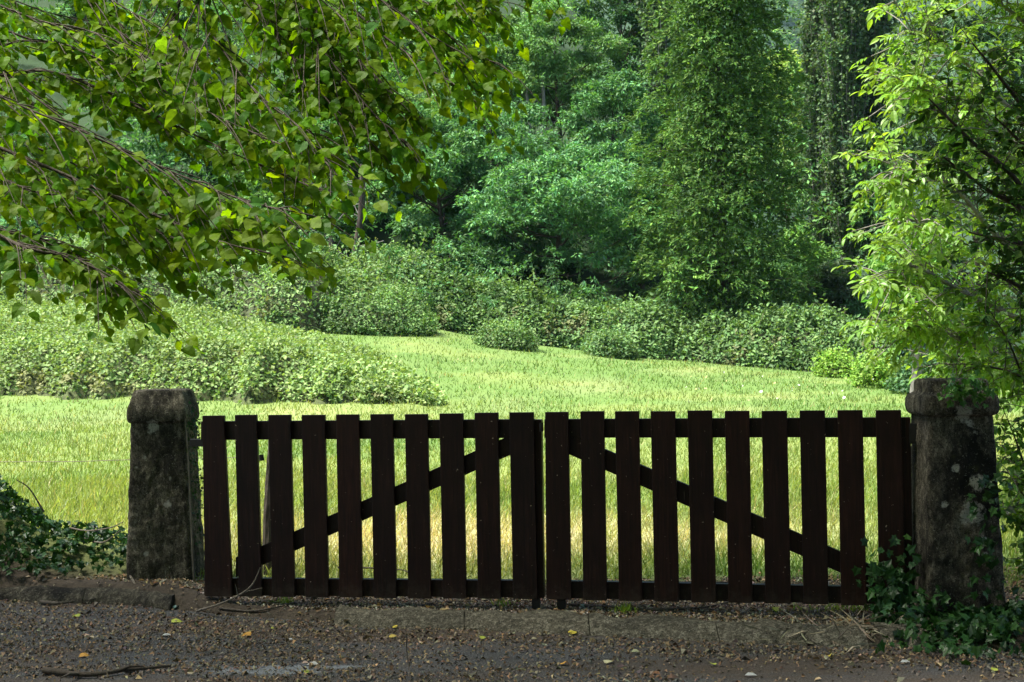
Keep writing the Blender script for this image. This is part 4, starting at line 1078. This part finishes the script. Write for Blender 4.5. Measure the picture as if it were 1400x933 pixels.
# ------------------------------------------------------------------ the walnut on the right
WAL = [(.17, .32, .038), (.21, .36, .046), (.13, .265, .036), (.23, .37, .06)]
def walnut_leaf(seed):
    r = random.Random(seed); arrs = []
    nl = r.choice((2, 3, 3)); base = (np.zeros(3))
    pos = []; X = []; L = []; N = []
    for j in range(nl):
        t = .30 + .62 * j / nl
        for s_ in (1, -1):
            pos.append((t, s_ * .01, -.18 * t * t)); X.append((.55 + r.uniform(-.1, .15), s_ * .9, -.28 + r.uniform(-.2, .15))); L.append(r.uniform(.42, .56) * (.8 + .3 * j / nl)); N.append((r.gauss(0, .25), r.gauss(0, .25), 1))
    pos.append((.95, 0, -.18)); X.append((1, r.uniform(-.15, .15), -.5)); L.append(r.uniform(.55, .68)); N.append((.2, 0, 1))
    col = colours(1, WAL, .18)
    v1, f1, t1_ = scatter(t_leaflet(.46, .22), np.array(pos), np.array(X), np.array(N), np.array(L), np.clip(col * (1 + .1 * rng.normal(size=(len(pos), 1))), .03, .5))
    sv, sf = tube([(0, 0, 0), (.5, 0, -.045), (.97, 0, -.18)], [.012, .010, .006], 3)
    sf = [(q[0], q[1], q[2]) for q in sf] + [(q[0], q[2], q[3]) for q in sf]
    V = np.vstack([v1, sv]); F = np.vstack([f1, np.array(sf) + len(v1)]); T = np.vstack([t1_, np.full((len(sv), 3), [.22, .26, .08])])
    return V, F, T
wl_t = [walnut_leaf(k) for k in range(9)]
wl_me = [make_mesh('leaf', v, f, M_leaf_walnut, t) for v, f, t in wl_t]
WR = Vector((5.4, 12.2, gz(5.4, 12.2)))
wal = empty('walnut_tree', WR, 'walnut tree with bright yellow-green leaves filling the upper right, above the pillar', 'tree')
tp = curve([WR + Vector((0, 0, -.3)), WR + Vector((-.1, 0, 1.4)), WR + Vector((.0, .1, 3)), WR + Vector((.2, .2, 7))], 5)
part('trunk', tubes_mesh('trunk', [tube(tp, taper(len(tp), .22, .06), 10, .1)], M_bark_grey), wal)
WB = [[(1480, 420, 11.8), (1370, 330, 11.4), (1310, 262, 11.0), (1260, 235, 10.8), (1215, 236, 10.6)],
      [(1490, 250, 12.0), (1400, 170, 11.8), (1330, 95, 11.4), (1280, 60, 11.2), (1245, 45, 11.0)],
      [(1480, 480, 11.6), (1380, 430, 11.2), (1310, 395, 11.0), (1255, 368, 10.8), (1215, 384, 10.7)],
      [(1480, 520, 11.8), (1380, 490, 11.4), (1320, 468, 11.2), (1270, 446, 11.0), (1240, 450, 10.9)],
      [(1490, 120, 12.3), (1400, 30, 12.0), (1335, -10, 11.8), (1275, -20, 11.6)],
      [(1480, 360, 12.6), (1400, 270, 12.4), (1320, 190, 12.2), (1275, 150, 12.0), (1240, 110, 11.9)],
      [(1480, 470, 12.6), (1390, 400, 12.4), (1310, 330, 12.2), (1270, 305, 12.0), (1230, 302, 11.8)],
      [(1480, 510, 12.4), (1400, 520, 12.2), (1345, 505, 12.0), (1300, 500, 11.8)],
      [(1480, 300, 11.3), (1400, 220, 11.2), (1340, 160, 11.1), (1285, 130, 11.0), (1250, 120, 10.9)]]
lv = []; twigs = []
for bp in WB:
    pts = curve([Vector((WR.x, WR.y, P(*bp[0]).z - .35))] + PP(bp), 6)
    part('branch', tubes_mesh('branch', [tube(pts, taper(len(pts), .034, .006, .8), 7, .1)], M_bark_grey), wal)
    L_ = len(pts)
    for q in range(78):
        f = .22 + .78 * (q + random.random()) / 78; i = min(int(f * (L_ - 1)), L_ - 2); a = pts[i].lerp(pts[i + 1], random.random())
        d = (pts[i + 1] - pts[i]).normalized()
        dr = (d * .6 + Vector((random.gauss(0, .55), random.gauss(0, .55), random.gauss(.12, .5)))).normalized()
        ln = random.uniform(.1, .5); e = a + dr * ln; twigs.append(tube([a, a.lerp(e, .5) + Vector((0, 0, .02)), e], [.006, .005, .0035], 5))
        for k in range(random.choice((3, 4, 5))):
            w = random.uniform(0, 2 * math.pi)
            X = Vector((math.cos(w) * .8 - .15, math.sin(w) * .8 - .25, random.gauss(-.15, .35))) + dr * .5
            lv.append((e + dr * random.uniform(-.12, .02), X.normalized(), Vector((random.gauss(0, .35), random.gauss(-.2, .35), 1)), random.uniform(.08, .165)))
part('twigwork', tubes_mesh('twigwork', twigs, M_bark_grey), wal, kind='stuff')
key = sorted(range(len(lv)), key=lambda i: -(inview(lv[i][0]) * lv[i][3] / lv[i][0].y)); first = set(key[:300])
for i in first: leaf_object(random.choice(wl_me), wal, *lv[i])
arrs = []
rest = [lv[i] for i in range(len(lv)) if i not in first]
for p, X, Nn, L in rest:
    tv, tf, tt = random.choice(wl_t); X = X.normalized(); Y = Nn.cross(X).normalized(); Z = X.cross(Y)
    Mx = np.array([X, Y, Z]) * L; arrs.append((tv @ Mx + np.array(p), tf, tt))
V, F, T = cat_(arrs); part('foliage', make_mesh('foliage', V, F, M_leaf_walnut, T), wal, kind='stuff')
# its crown above the picture
n = 26000; d = rdir(n); ps = np.array([6.2, 12.5, 6.6]) + d * np.array([3.4, 3.0, 2.6]) * (rng.random((n, 1)) ** .4)
ps = ps[(ps[:, 2] > 1.5 + .25 * ps[:, 1] + .25) | (ps[:, 0] > .37 * ps[:, 1] + .4)]; n = len(ps)
V, F, T = scatter(t_diamond(.5), ps, rdir(n), rdir(n, 1.), .15 * rng.uniform(.7, 1.2, n), colours(n, WAL))
part('crown', make_mesh('crown', V, F, M_leaf_walnut, T), wal, kind='stuff')

# ------------------------------------------------------------------ near hedge tree on the right (shade put into its leaf colours) and shrub behind the pillar
ELM_SHADE = [(.04, .095, .018), (.055, .115, .02), (.035, .08, .018)]  # greens darkened to stand in for shade from a canopy overhead
def leafy(name, label, cat, base, stems, r0, spread, nl, L, pal, mat, nobj, per=36, tl=(.08, .3), group=None):
    root = empty(name, base, label, cat, group); lv = []; tw = []
    lm = [make_mesh('leaf', *((t_leaflet(.6, .12)[0], t_leaflet(.6, .12)[1])), mat, colours(1, pal)[0]) for _ in range(6)]
    for sp_ in stems:
        pts = curve([Vector(q) for q in sp_], 6)
        part('branch', tubes_mesh('branch', [tube(pts, taper(len(pts), r0, r0 * .15), 6, .1)], M_bark), root)
        for q in range(per):
            f = .15 + .85 * (q + random.random()) / per; i = min(int(f * (len(pts) - 1)), len(pts) - 2); a = pts[i].lerp(pts[i + 1], random.random())
            e = a + Vector((random.gauss(0, spread), random.gauss(0, spread), random.gauss(0, spread * .8))); e = a + (e - a).normalized() * random.uniform(*tl)
            tw.append(tube([a, a.lerp(e, .5) + Vector((0, 0, .015)), e], [.003, .0025, .0015], 4)); dr = (e - a).normalized()
            for k in range(nl):
                p = a.lerp(e, random.uniform(.2, 1.05)); X = (dr * .5 + Vector((random.gauss(0, .6), random.gauss(0, .6), random.gauss(-.2, .4)))).normalized()
                lv.append((p, X, Vector((random.gauss(0, .5), random.gauss(-.2, .5), 1)), L * random.uniform(.6, 1.25)))
    part('twigwork', tubes_mesh('twigwork', tw, M_twig), root, kind='stuff')
    key = sorted(range(len(lv)), key=lambda i: -(inview(lv[i][0]) * lv[i][3] / lv[i][0].y)); first = set(key[:nobj])
    for i in first: leaf_object(random.choice(lm), root, *lv[i])
    rest = [lv[i] for i in range(len(lv)) if i not in first]; n = len(rest)
    V, F, T = scatter(t_leaflet(.6, .12), np.array([q[0] for q in rest]), np.array([q[1] for q in rest]), np.array([q[2] for q in rest]), np.array([q[3] for q in rest]), np.clip(colours(n, pal), .01, .4))
    part('foliage', make_mesh('foliage', V, F, mat, T), root, kind='stuff')
    return root
hb = Vector((4.1, 8.6, gz(4.1, 8.6)))
stems = [[hb, P(1470, 420, 8.4), P(1400, 262, 8.0), P(1330, 195, 7.8), P(1270, 135, 7.7)],
         [hb, P(1480, 300, 8.4), P(1420, 180, 8.2), P(1370, 110, 8.0), P(1330, 60, 7.9)],
         [hb, P(1480, 430, 8.3), P(1410, 300, 8.0), P(1350, 260, 7.9), P(1290, 215, 7.8)],
         [hb, P(1490, 460, 8.2), P(1440, 350, 8.0), P(1380, 330, 7.8), P(1325, 318, 7.7)],
         [hb, P(1500, 440, 8.5), P(1440, 250, 8.3), P(1400, 200, 8.2), P(1360, 160, 8.1)],
         [hb, P(1500, 480, 8.0), P(1440, 420, 7.9), P(1390, 390, 7.8), P(1350, 372, 7.7)]]
leafy('hedge_tree', 'small-leaved tree with shade-dark leaf colours at the right edge, dark branches in front of the bright walnut leaves', 'tree', hb, stems, .03, .5, 11, .055, ELM_SHADE, M_leaf, 200, per=44, tl=(.1, .36))
sb = Vector((3.15, 8.3, gz(3.15, 8.3)))
stems = [[sb, P(1425, 720, 8.2), P(1395, 620, 8.1), P(1372, 560, 8.0)], [sb, P(1430, 650, 8.4), P(1405, 540, 8.4), P(1380, 470, 8.3), P(1350, 420, 8.2)],
         [sb, P(1440, 700, 8.0), P(1410, 690, 7.9), P(1375, 640, 7.9)], [sb, P(1450, 620, 8.6), P(1430, 500, 8.6), P(1400, 420, 8.5)],
         [sb, P(1420, 760, 8.2), P(1395, 720, 8.2), P(1368, 700, 8.2)], [sb, P(1440, 600, 8.2), P(1400, 520, 8.1), P(1340, 500, 8.0), P(1300, 498, 8.0)],
         [sb, P(1430, 740, 8.4), P(1400, 660, 8.5), P(1370, 600, 8.6)]]
leafy('hedge_shrub', 'sunlit small-leaved shrub squeezed behind the right pillar at the picture edge', 'shrub', sb, stems, .014, .5, 10, .046, [(.09, .20, .03), (.12, .24, .035), (.07, .15, .03)], M_leaf_walnut, 150, per=36, tl=(.06, .26))

# ------------------------------------------------------------------ ivy
IVY = [(.016, .052, .011), (.025, .072, .014), (.012, .038, .010)]
def ivy(name, label, pos, Nn, L, pal, nobj, stems=(), mat=M_ivy):
    b = Vector(np.mean(pos, 0)); b.z = gz(b.x, b.y)
    root = empty(name, b, label, 'ivy', 'ivy'); n = len(pos)
    Nn = norm(Nn + rng.normal(size=(n, 3)) * .45); X = norm(rng.normal(size=(n, 3)) - np.array([0, 0, .8])); Ls = L * rng.uniform(.55, 1.3, n)
    lm = [make_mesh('leaf', *t_ivy(), mat, colours(1, pal)[0]) for _ in range(6)]
    order = np.argsort(-Ls)
    for i in order[:nobj]: leaf_object(random.choice(lm), root, Vector(pos[i]), Vector(X[i]), Vector(Nn[i]), float(Ls[i]))
    r = order[nobj:]
    V, F, T = scatter(t_ivy(), pos[r], X[r], Nn[r], Ls[r], np.clip(colours(len(r), pal), .006, .4))
    part('foliage', make_mesh('foliage', V, F, mat, T), root, kind='stuff')
    for st in stems:
        pp = curve(st, 5); part('stem', tubes_mesh('stem', [tube(pp, taper(len(pp), .007, .003), 5, .2)], M_drytwig), root)
    return root
def bank_h(x, y):
    return .74 * np.exp(-((x + 3.72) / .52) ** 2 - ((y - 9.35) / .5) ** 2) + .22 * np.exp(-((x + 2.75) / .5) ** 2 - ((y - 9.3) / .35) ** 2)
n = 5200; x = rng.uniform(-5.0, -2.25, n); y = rng.uniform(8.8, 9.8, n); h = bank_h(x, y); ok = ((h > .05) & (rng.random(n) < .25 + h * 1.8)) | ((x < -2.75) & (y < 9.1) & (rng.random(n) < .42)); x, y, h = x[ok], y[ok], h[ok]
e = .03; G = np.stack([-(bank_h(x + e, y) - h) / e, -(bank_h(x, y + e) - h) / e, np.ones(len(x))], 1)
pos = np.stack([x, y, ground_z(x, y) + h * rng.uniform(.8, 1.1, len(x)) + .02], 1)
iv1 = ivy('ivy_bank', 'bank of glossy dark ivy at the left edge, behind the kerb', pos, norm(G) + np.array([0, -.3, 0]), .046, IVY, 200,
    [[P(95, 722, 9.2), P(120, 726, 9.15), P(150, 722, 9.1), P(168, 714, 9.05)], [P(60, 700, 9.2), P(40, 668, 9.15), P(22, 656, 9.1)], [P(110, 735, 9.2), P(140, 742, 9.1), P(165, 725, 9.0)]])
xs = np.arange(-5.2, -2.2, .06); ys = np.arange(8.7, 9.95, .06)
part('earth', grid_mesh('earth', xs, ys, lambda a, b: ground_z(a, b) + bank_h(a, b) * .9 + .02 * (fbm(a * 9, b * 9, 4) - .5) - .045, lambda a, b: soil_tint(a, b), M_soil), iv1)
# around the foot of the right pillar
pos = []; Nn = []
for _ in range(1150):
    px = random.gauss(1325, 62); py = random.gauss(852, 26)
    if not (1185 < px < 1440 and 775 < py < 915): continue
    g = ground_at(px, max(py, 828)); p = Vector((g.x, min(g.y, 7.17), 0)); p.z = gz(p.x, p.y) + .02 + random.random() ** 2 * (.20 if px < 1262 or px > 1380 else .07)
    pos.append(tuple(p)); Nn.append((0, -.5, 1))
for _ in range(70):                              # climbing the front and the right side
    px = random.gauss(1352, 16); py = random.uniform(650, 820); p = P(px, py, 7.195 + random.uniform(-.03, .01)); pos.append(tuple(p)); Nn.append((.1, -1, .4))
for _ in range(200):
    px = random.gauss(1222, 18); py = random.gauss(805, 25); p = P(px, py, 7.30 + random.uniform(-.05, .05)); pos.append(tuple(p)); Nn.append((-.1, -1, .5))
ivy('ivy_plant', 'dark ivy spreading over the foot of the right pillar and the gate corner', np.array(pos), np.array(Nn), .05, IVY, 140)
pos = []; Nn = []
for _ in range(120):
    px = random.gauss(1318, 17); py = random.gauss(533, 10); p = P(px, py, 7.19 + random.uniform(-.03, .03)); pos.append(tuple(p)); Nn.append((0, -.7, .8))
ivy('ivy_spray', 'small bright ivy spray hanging over the cap of the right pillar', np.array(pos), np.array(Nn), .036, [(.07, .17, .025), (.05, .13, .025)], 30)
pos = []; Nn = []
for _ in range(420):
    py = random.triangular(535, 770, 560); x = -2.035 + .035 * (py - 540) / 240 + random.gauss(0, .016); yy = random.uniform(8.80, 9.12)
    p = P(700, py, yy); pos.append((x + .004, yy, p.z)); Nn.append((1, -.5, .3))
ivy('ivy_climber', 'thin ivy with tiny dark leaves climbing the right edge of the left pillar', np.array(pos), np.array(Nn), .022, IVY, 20, [[Vector((-1.99, 8.78, .1)), Vector((-2.0, 8.78, .5)), Vector((-2.015, 8.79, .9)), Vector((-2.03, 8.79, 1.1))]])

# ------------------------------------------------------------------ litter on the road
n = 110000; y = 4.9 + 4.5 * rng.random(n); x = rng.uniform(-1, 1, n) * (y * .40 + .4)
sd_ = y - (GA.y + GM * (np.clip(x, -6, 6) - GA.x)); es = edge_s(x)
lipz = (sd_ > es - .03) & (sd_ < es + .22) & (x > -1) & (x < 1.75)
den = np.clip((fbm(x * .55 + 7, y * 2.6, 51, 4) - .40) / .16, 0, 1) * .8 + .10 + .9 * np.exp(-((sd_ - es + .22) / .22) ** 2) + .7 * (sd_ > es + .25)
ok = rng.random(n) < np.clip(den, 0, 1) * .72 * np.where(lipz, .22, 1) * np.clip((y - 5.6) / 1.1, .4, 1) * (sd_ < np.where(x < -2, .9, .6 + .2 * (x + 2))); x, y = x[ok], y[ok]; n = len(x)
pal = [(.11, .068, .034), (.17, .112, .058), (.06, .04, .025), (.25, .19, .11), (.15, .13, .10), (.08, .074, .064)]
V, F, T = scatter(t_diamond(.42, .25), np.stack([x, y, np.maximum(ground_z(x, y), 0) + .004], 1), rdir(n) * np.array([1, 1, .2]), rdir(n, 2.0), rng.uniform(.010, .034, n) * (1 + .8 * (rng.random(n) < .05)), np.clip(colours(n, pal, .25), .008, .5))
link('leaf_litter', make_mesh('leaf_litter', V, F, M_chip, T), kind='stuff', label='brown crumbled leaf and twig litter strewn over the road and verge', cat='litter')
n = 9000; y = 5 + 4.5 * rng.random(n); x = rng.uniform(-1, 1, n) * (y * .40 + .4)
sd_ = y - (GA.y + GM * (np.clip(x, -6, 6) - GA.x)); ok = rng.random(n) < .05 + .9 * ((sd_ > edge_s(x) + .1) & (sd_ < np.where(x < -2, .9, .5 + .2 * (x + 2)))); x, y = x[ok], y[ok]; n = len(x)
V, F, T = scatter(t_leaf6(.6, .16), np.stack([x, y, np.maximum(ground_z(x, y), 0) + .010], 1), rdir(n) * np.array([1, 1, .25]), rdir(n, 1.6), rng.uniform(.014, .042, n), np.clip(colours(n, [(.22, .13, .06), (.30, .22, .11), (.13, .08, .04), (.30, .27, .20)], .2), .02, .6))
link('dead_leaves', make_mesh('dead_leaves', V, F, M_chip, T), kind='stuff', label='small dead leaves lying along the verge under the gate', cat='leaves')

def fallen(px, py, L, col, ang, name, label, group=None, tip=.12, cat='leaf', tm=None, mat=None):
    p = ground_at(px, py); p.z = gz(p.x, p.y) + .012
    X = np.array([[math.cos(ang), math.sin(ang), tip]]); N = np.array([[random.gauss(0, .3), -.35, 1.0]])
    tv, tf = tm or t_lime(.15, int(px))
    V, F, T = scatter((tv, tf), np.zeros((1, 3)), X, N, L * .72, np.array([col]) * .8); V = V - V.mean(0)
    o = link(name, make_mesh(name, V, F, mat or M_chip, T), label=label, cat=cat, group=group); o.location = p; return o
YEL = (.50, .40, .05); YG = (.34, .38, .06); ORA = (.50, .26, .05); PAL = (.48, .44, .26)
GR = 'fallen leaves on the road'
for px, py, L, col, ang, lab in ((782, 868, .065, YEL, .4, 'bright yellow fallen leaf at the foot of the concrete edge, below the gate middle'),
        (540, 860, .045, YEL, 2.2, 'small yellow fallen leaf left of the concrete edge'), (536, 873, .05, (.45, .34, .08), .2, 'dull yellow fallen leaf just below the small yellow one'),
        (1133, 900, .06, YEL, 1.4, 'yellow leaf standing on edge on the road near the right pillar'), (1062, 836, .075, YG, .1, 'yellow-green fallen leaf on the gravel under the right gate leaf'),
        (338, 871, .07, ORA, 3.0, 'orange-yellow fallen leaf left of the pale patch'), (240, 852, .075, YG, .2, 'yellow-green fallen leaf below the left pillar'),
        (114, 899, .06, ORA, .1, 'orange fallen leaf near the left edge of the road'), (105, 845, .06, YG, 3.0, 'pale green fallen leaf below the left kerb'),
        (585, 832, .05, ORA, 1.2, 'small orange leaf under the left gate leaf, near a stick'), (660, 875, .05, YG, .7, 'small green leaf on the litter, left of the yellow leaf'),
        (1072, 867, .05, YG, 0, 'green leaf lying against the concrete edge on the right'), (830, 908, .055, PAL, .3, 'pale yellow leaf on the road below the gate middle'),
        (770, 910, .05, ORA, 1.9, 'brownish orange leaf near the bottom of the picture'), (1360, 919, .05, YG, .8, 'pale green leaf at the lower right edge of the road'),
        (420, 922, .05, YG, .3, 'dull green leaf at the bottom, left of the thin upright stem'), (375, 862, .05, YG, 1.0, 'greenish leaf above the pale patch'),
        (975, 911, .045, YG, 1.7, 'green speck of leaf on the bare road, right of the middle')):
    fallen(px, py, L, col, ang, 'fallen_leaf', lab, GR)
for px, py, L, ang, lab in ((427, 911, .085, 3.1, 'white torn scrap on the road below the pale patch'), (228, 871, .07, .1, 'whitish scrap on the road below the left pillar'),
        (1027, 926, .08, .05, 'white scrap at the bottom of the road, right of the middle'), (1238, 908, .07, .1, 'flat white scrap on the road below the right pillar'),
        (485, 850, .06, .2, 'small white scrap on the broken road edge'), (396, 877, .05, 2.8, 'pale pebble-like scrap above the pale patch')):
    fallen(px, py, L, (.5, .5, .49), ang, 'paper_scrap', lab, 'white scraps on the road', .04, 'scrap', t_leaf6(.45, .10), M_chip)
fallen(798, 832, .085, (.30, .42, .40), .2, 'torn_wrapper', 'pale blue-green wrapper scrap under the right gate leaf', None, .2, 'scrap', t_leaf6(.5, .2))
fallen(241, 832, .075, (.28, .40, .38), 1.0, 'torn_wrapper', 'pale blue-green wrapper scrap at the foot of the left pillar', None, .5, 'scrap', t_leaf6(.6, .2))

def stick(pts, r, label, mat=None, lie=True, forks=()):
    q = []
    for p in pts:
        if len(p) == 2: g = ground_at(*p); g.z = gz(g.x, g.y) + r * 1.2; q.append(g)
        else: q.append(P(*p))
    cc = curve(q, 5); b = cc[0].copy()
    root = empty('fallen_stick', b, label, 'stick', 'sticks lying by the gate')
    tb = tube(cc, [x * random.uniform(.85, 1.15) for x in taper(len(cc), r, r * .45)], 6, .15)
    part('stick', tubes_mesh('stick', [tb], mat or M_drytwig), root)
    for f in forks:
        a = cc[int(f[0] * (len(cc) - 1))]; e = a + Vector(f[1]); part('twig', tubes_mesh('twig', [tube([a, a.lerp(e, .5) + Vector((0, 0, .01)), e], [r * .5, r * .4, r * .2], 5, .1)], mat or M_drytwig), root)
stick([(268, 838), (300, 826, 8.02), (330, 812, 8.0), (346, 798, 8.0), (356, 776, 8.0)], .007, 'bent dry stick rising in front of the left end of the gate', forks=[(.45, (-.01, -.02, .07)), (.4, (.16, .02, .05))])
stick([(178, 788, 8.7), (190, 806, 8.6), (208, 822, 8.55), (229, 833, 8.5)], .008, 'pale crooked stick leaning at the foot of the left pillar', forks=[(.6, (.05, 0, .09))])
stick([(275, 800, 8.6), (250, 818, 8.55), (225, 830, 8.5), (196, 832, 8.5)], .006, 'thin dry stick lying across the foot of the left pillar')
stick([(300, 834), (340, 838), (372, 834), (404, 826)], .008, 'dark stick lying under the left end of the gate', M_twig)
stick([(565, 836), (590, 827), (640, 824), (700, 822), (735, 825)], .007, 'long thin dark stick lying under the left gate leaf', M_twig)
stick([(650, 822), (680, 832), (712, 836), (748, 836)], .006, 'forked dark stick lying beside the drop bolts', M_twig)
stick([(775, 830), (840, 834), (890, 837), (960, 834), (1002, 825)], .011, 'long dark stick lying under the right gate leaf', M_twig)
stick([(60, 922), (120, 928), (170, 922), (234, 916)], .016, 'thick dark stick at the bottom left of the road', M_bark, forks=[(.3, (-.05, -.12, .01)), (.6, (.12, .03, .015))])
stick([(562, 931), (557, 900, 6.55), (555, 862, 6.55)], .0035, 'thin dark stem standing up at the bottom of the picture', M_twig, forks=[(.5, (-.07, 0, .02))])
stick([(56, 827), (80, 829), (101, 826)], .014, 'short thick stick lying along the left kerb', M_twig)
stick([(1140, 878), (1155, 864, 6.98), (1168, 845, 6.98)], .004, 'pale dry straw stem leaning by the right end of the concrete edge')
stick([(890, 796, 8.3), (930, 796, 8.4), (1000, 796, 8.35)], .008, 'dark stick lying in the soil just behind the right gate leaf', M_twig)
stick([(462, 776, 8.9), (515, 777, 8.9), (552, 780, 8.9), (566, 790, 8.8)], .006, 'dark twig in the grass behind the left gate leaf', M_twig)
n = 260; x = 1.62 + .16 * rng.normal(size=n); y = 7.15 + .1 * rng.normal(size=n)
V, F, T = scatter(t_diamond(.05, .05), np.stack([x, y, np.maximum(ground_z(x, y), 0) + .02], 1), rdir(n) * np.array([1, 1, .35]), rdir(n, 1), rng.uniform(.06, .2, n), colours(n, [(.28, .24, .16), (.2, .17, .12)]))
link('dry_grass', make_mesh('dry_grass', V, F, M_chip, T), kind='stuff', label='little heap of dry straw by the right end of the concrete edge', cat='straw')
for px, py, k, lab in ((856, 838, 60, 'small green weed tuft under the right gate leaf, beside the stick'), (1170, 835, 130, 'low green weeds under the right end of the gate'), (387, 825, 40, 'tiny weed under the left gate leaf'), (690, 830, 30, 'tiny yellowish weed left of the drop bolts')):
    p = ground_at(px, py); sp_ = .16 if k > 100 else .035
    q = np.array([(p.x + random.gauss(0, sp_), p.y + random.gauss(0, .03), gz(p.x, p.y)) for _ in range(k)])
    V, F, T = scatter(tb_ if False else (np.array([(0, -.5, 0), (0, .5, 0), (.6, .4, .1), (.6, -.4, .1), (1, 0, .34)], float), np.array([(0, 1, 2), (0, 2, 3), (3, 2, 4)])), q, norm(rng.normal(size=(k, 3)) * .6 + np.array([0, 0, 1])), rng.normal(size=(k, 3)), rng.uniform(.03, .075, k), colours(k, [(.14, .24, .03), (.2, .28, .04)]), .006)
    o = link('weed', make_mesh('weed', V, F, M_grass, T), label=lab, cat='weed', group='weeds under the gate', kind=None)
    o['kind'] = 'stuff'

n = 16000; x = rng.uniform(-2.0, 2.3, n); sdv = rng.uniform(-.45, .75, n); y = gate_y(x) + sdv; ok = (sdv > edge_s(x) + .2); x, y = x[ok], y[ok]; n = len(x)
V, F, T = scatter(t_diamond(.8, .35), np.stack([x, y, np.maximum(ground_z(x, y), 0) + .004], 1), rdir(n) * np.array([1, 1, .3]), rdir(n, 1.4), rng.uniform(.006, .018, n), np.clip(colours(n, [(.26, .24, .20), (.16, .14, .11), (.34, .31, .25), (.12, .09, .06)], .25), .02, .6))
link('gravel', make_mesh('gravel', V, F, M_chip, T), kind='stuff', label='pale gravel strewn in the strip of soil under the gate', cat='gravel')

# ------------------------------------------------------------------ unseen leaf mass added behind the camera to darken the gate front
n = 19000; x = rng.uniform(-16, 16, n); y = -5.5 - 5 * rng.random(n) - .02 * x * x; z = rng.random(n) * 10
V, F, T = scatter(t_diamond(.8), np.stack([x, y, z], 1), rdir(n), rdir(n, 1), .34 * rng.uniform(.6, 1.3, n), colours(n, DARK))
link('unseen_leaf_wall', make_mesh('unseen_leaf_wall', V, F, M_leaf, T), kind='stuff', label='unseen wall of green leaves added behind the camera to keep light off the gate', cat='wood')

# ------------------------------------------------------------------ summer haze in the valley
hz = bpy.data.meshes.new('haze'); bm = bmesh.new(); bmesh.ops.create_cube(bm, size=1)
for v in bm.verts: v.co = Vector((v.co.x * 2400, v.co.y * 2500 + 1090, v.co.z * 520 + 258))
bm.to_mesh(hz); bm.free()
mh = bpy.data.materials.new('haze'); mh.use_nodes = True; nt = mh.node_tree; nt.nodes.clear()
pv = nt.nodes.new('ShaderNodeVolumePrincipled'); pv.inputs['Density'].default_value = .00006; pv.inputs['Color'].default_value = (.42, .68, .98, 1)
nt.links.new(pv.outputs[0], nt.nodes.new('ShaderNodeOutputMaterial').inputs['Volume'])
hz.materials.append(mh); link('haze', hz, kind='stuff', label='thin blue summer haze over the valley', cat='haze')
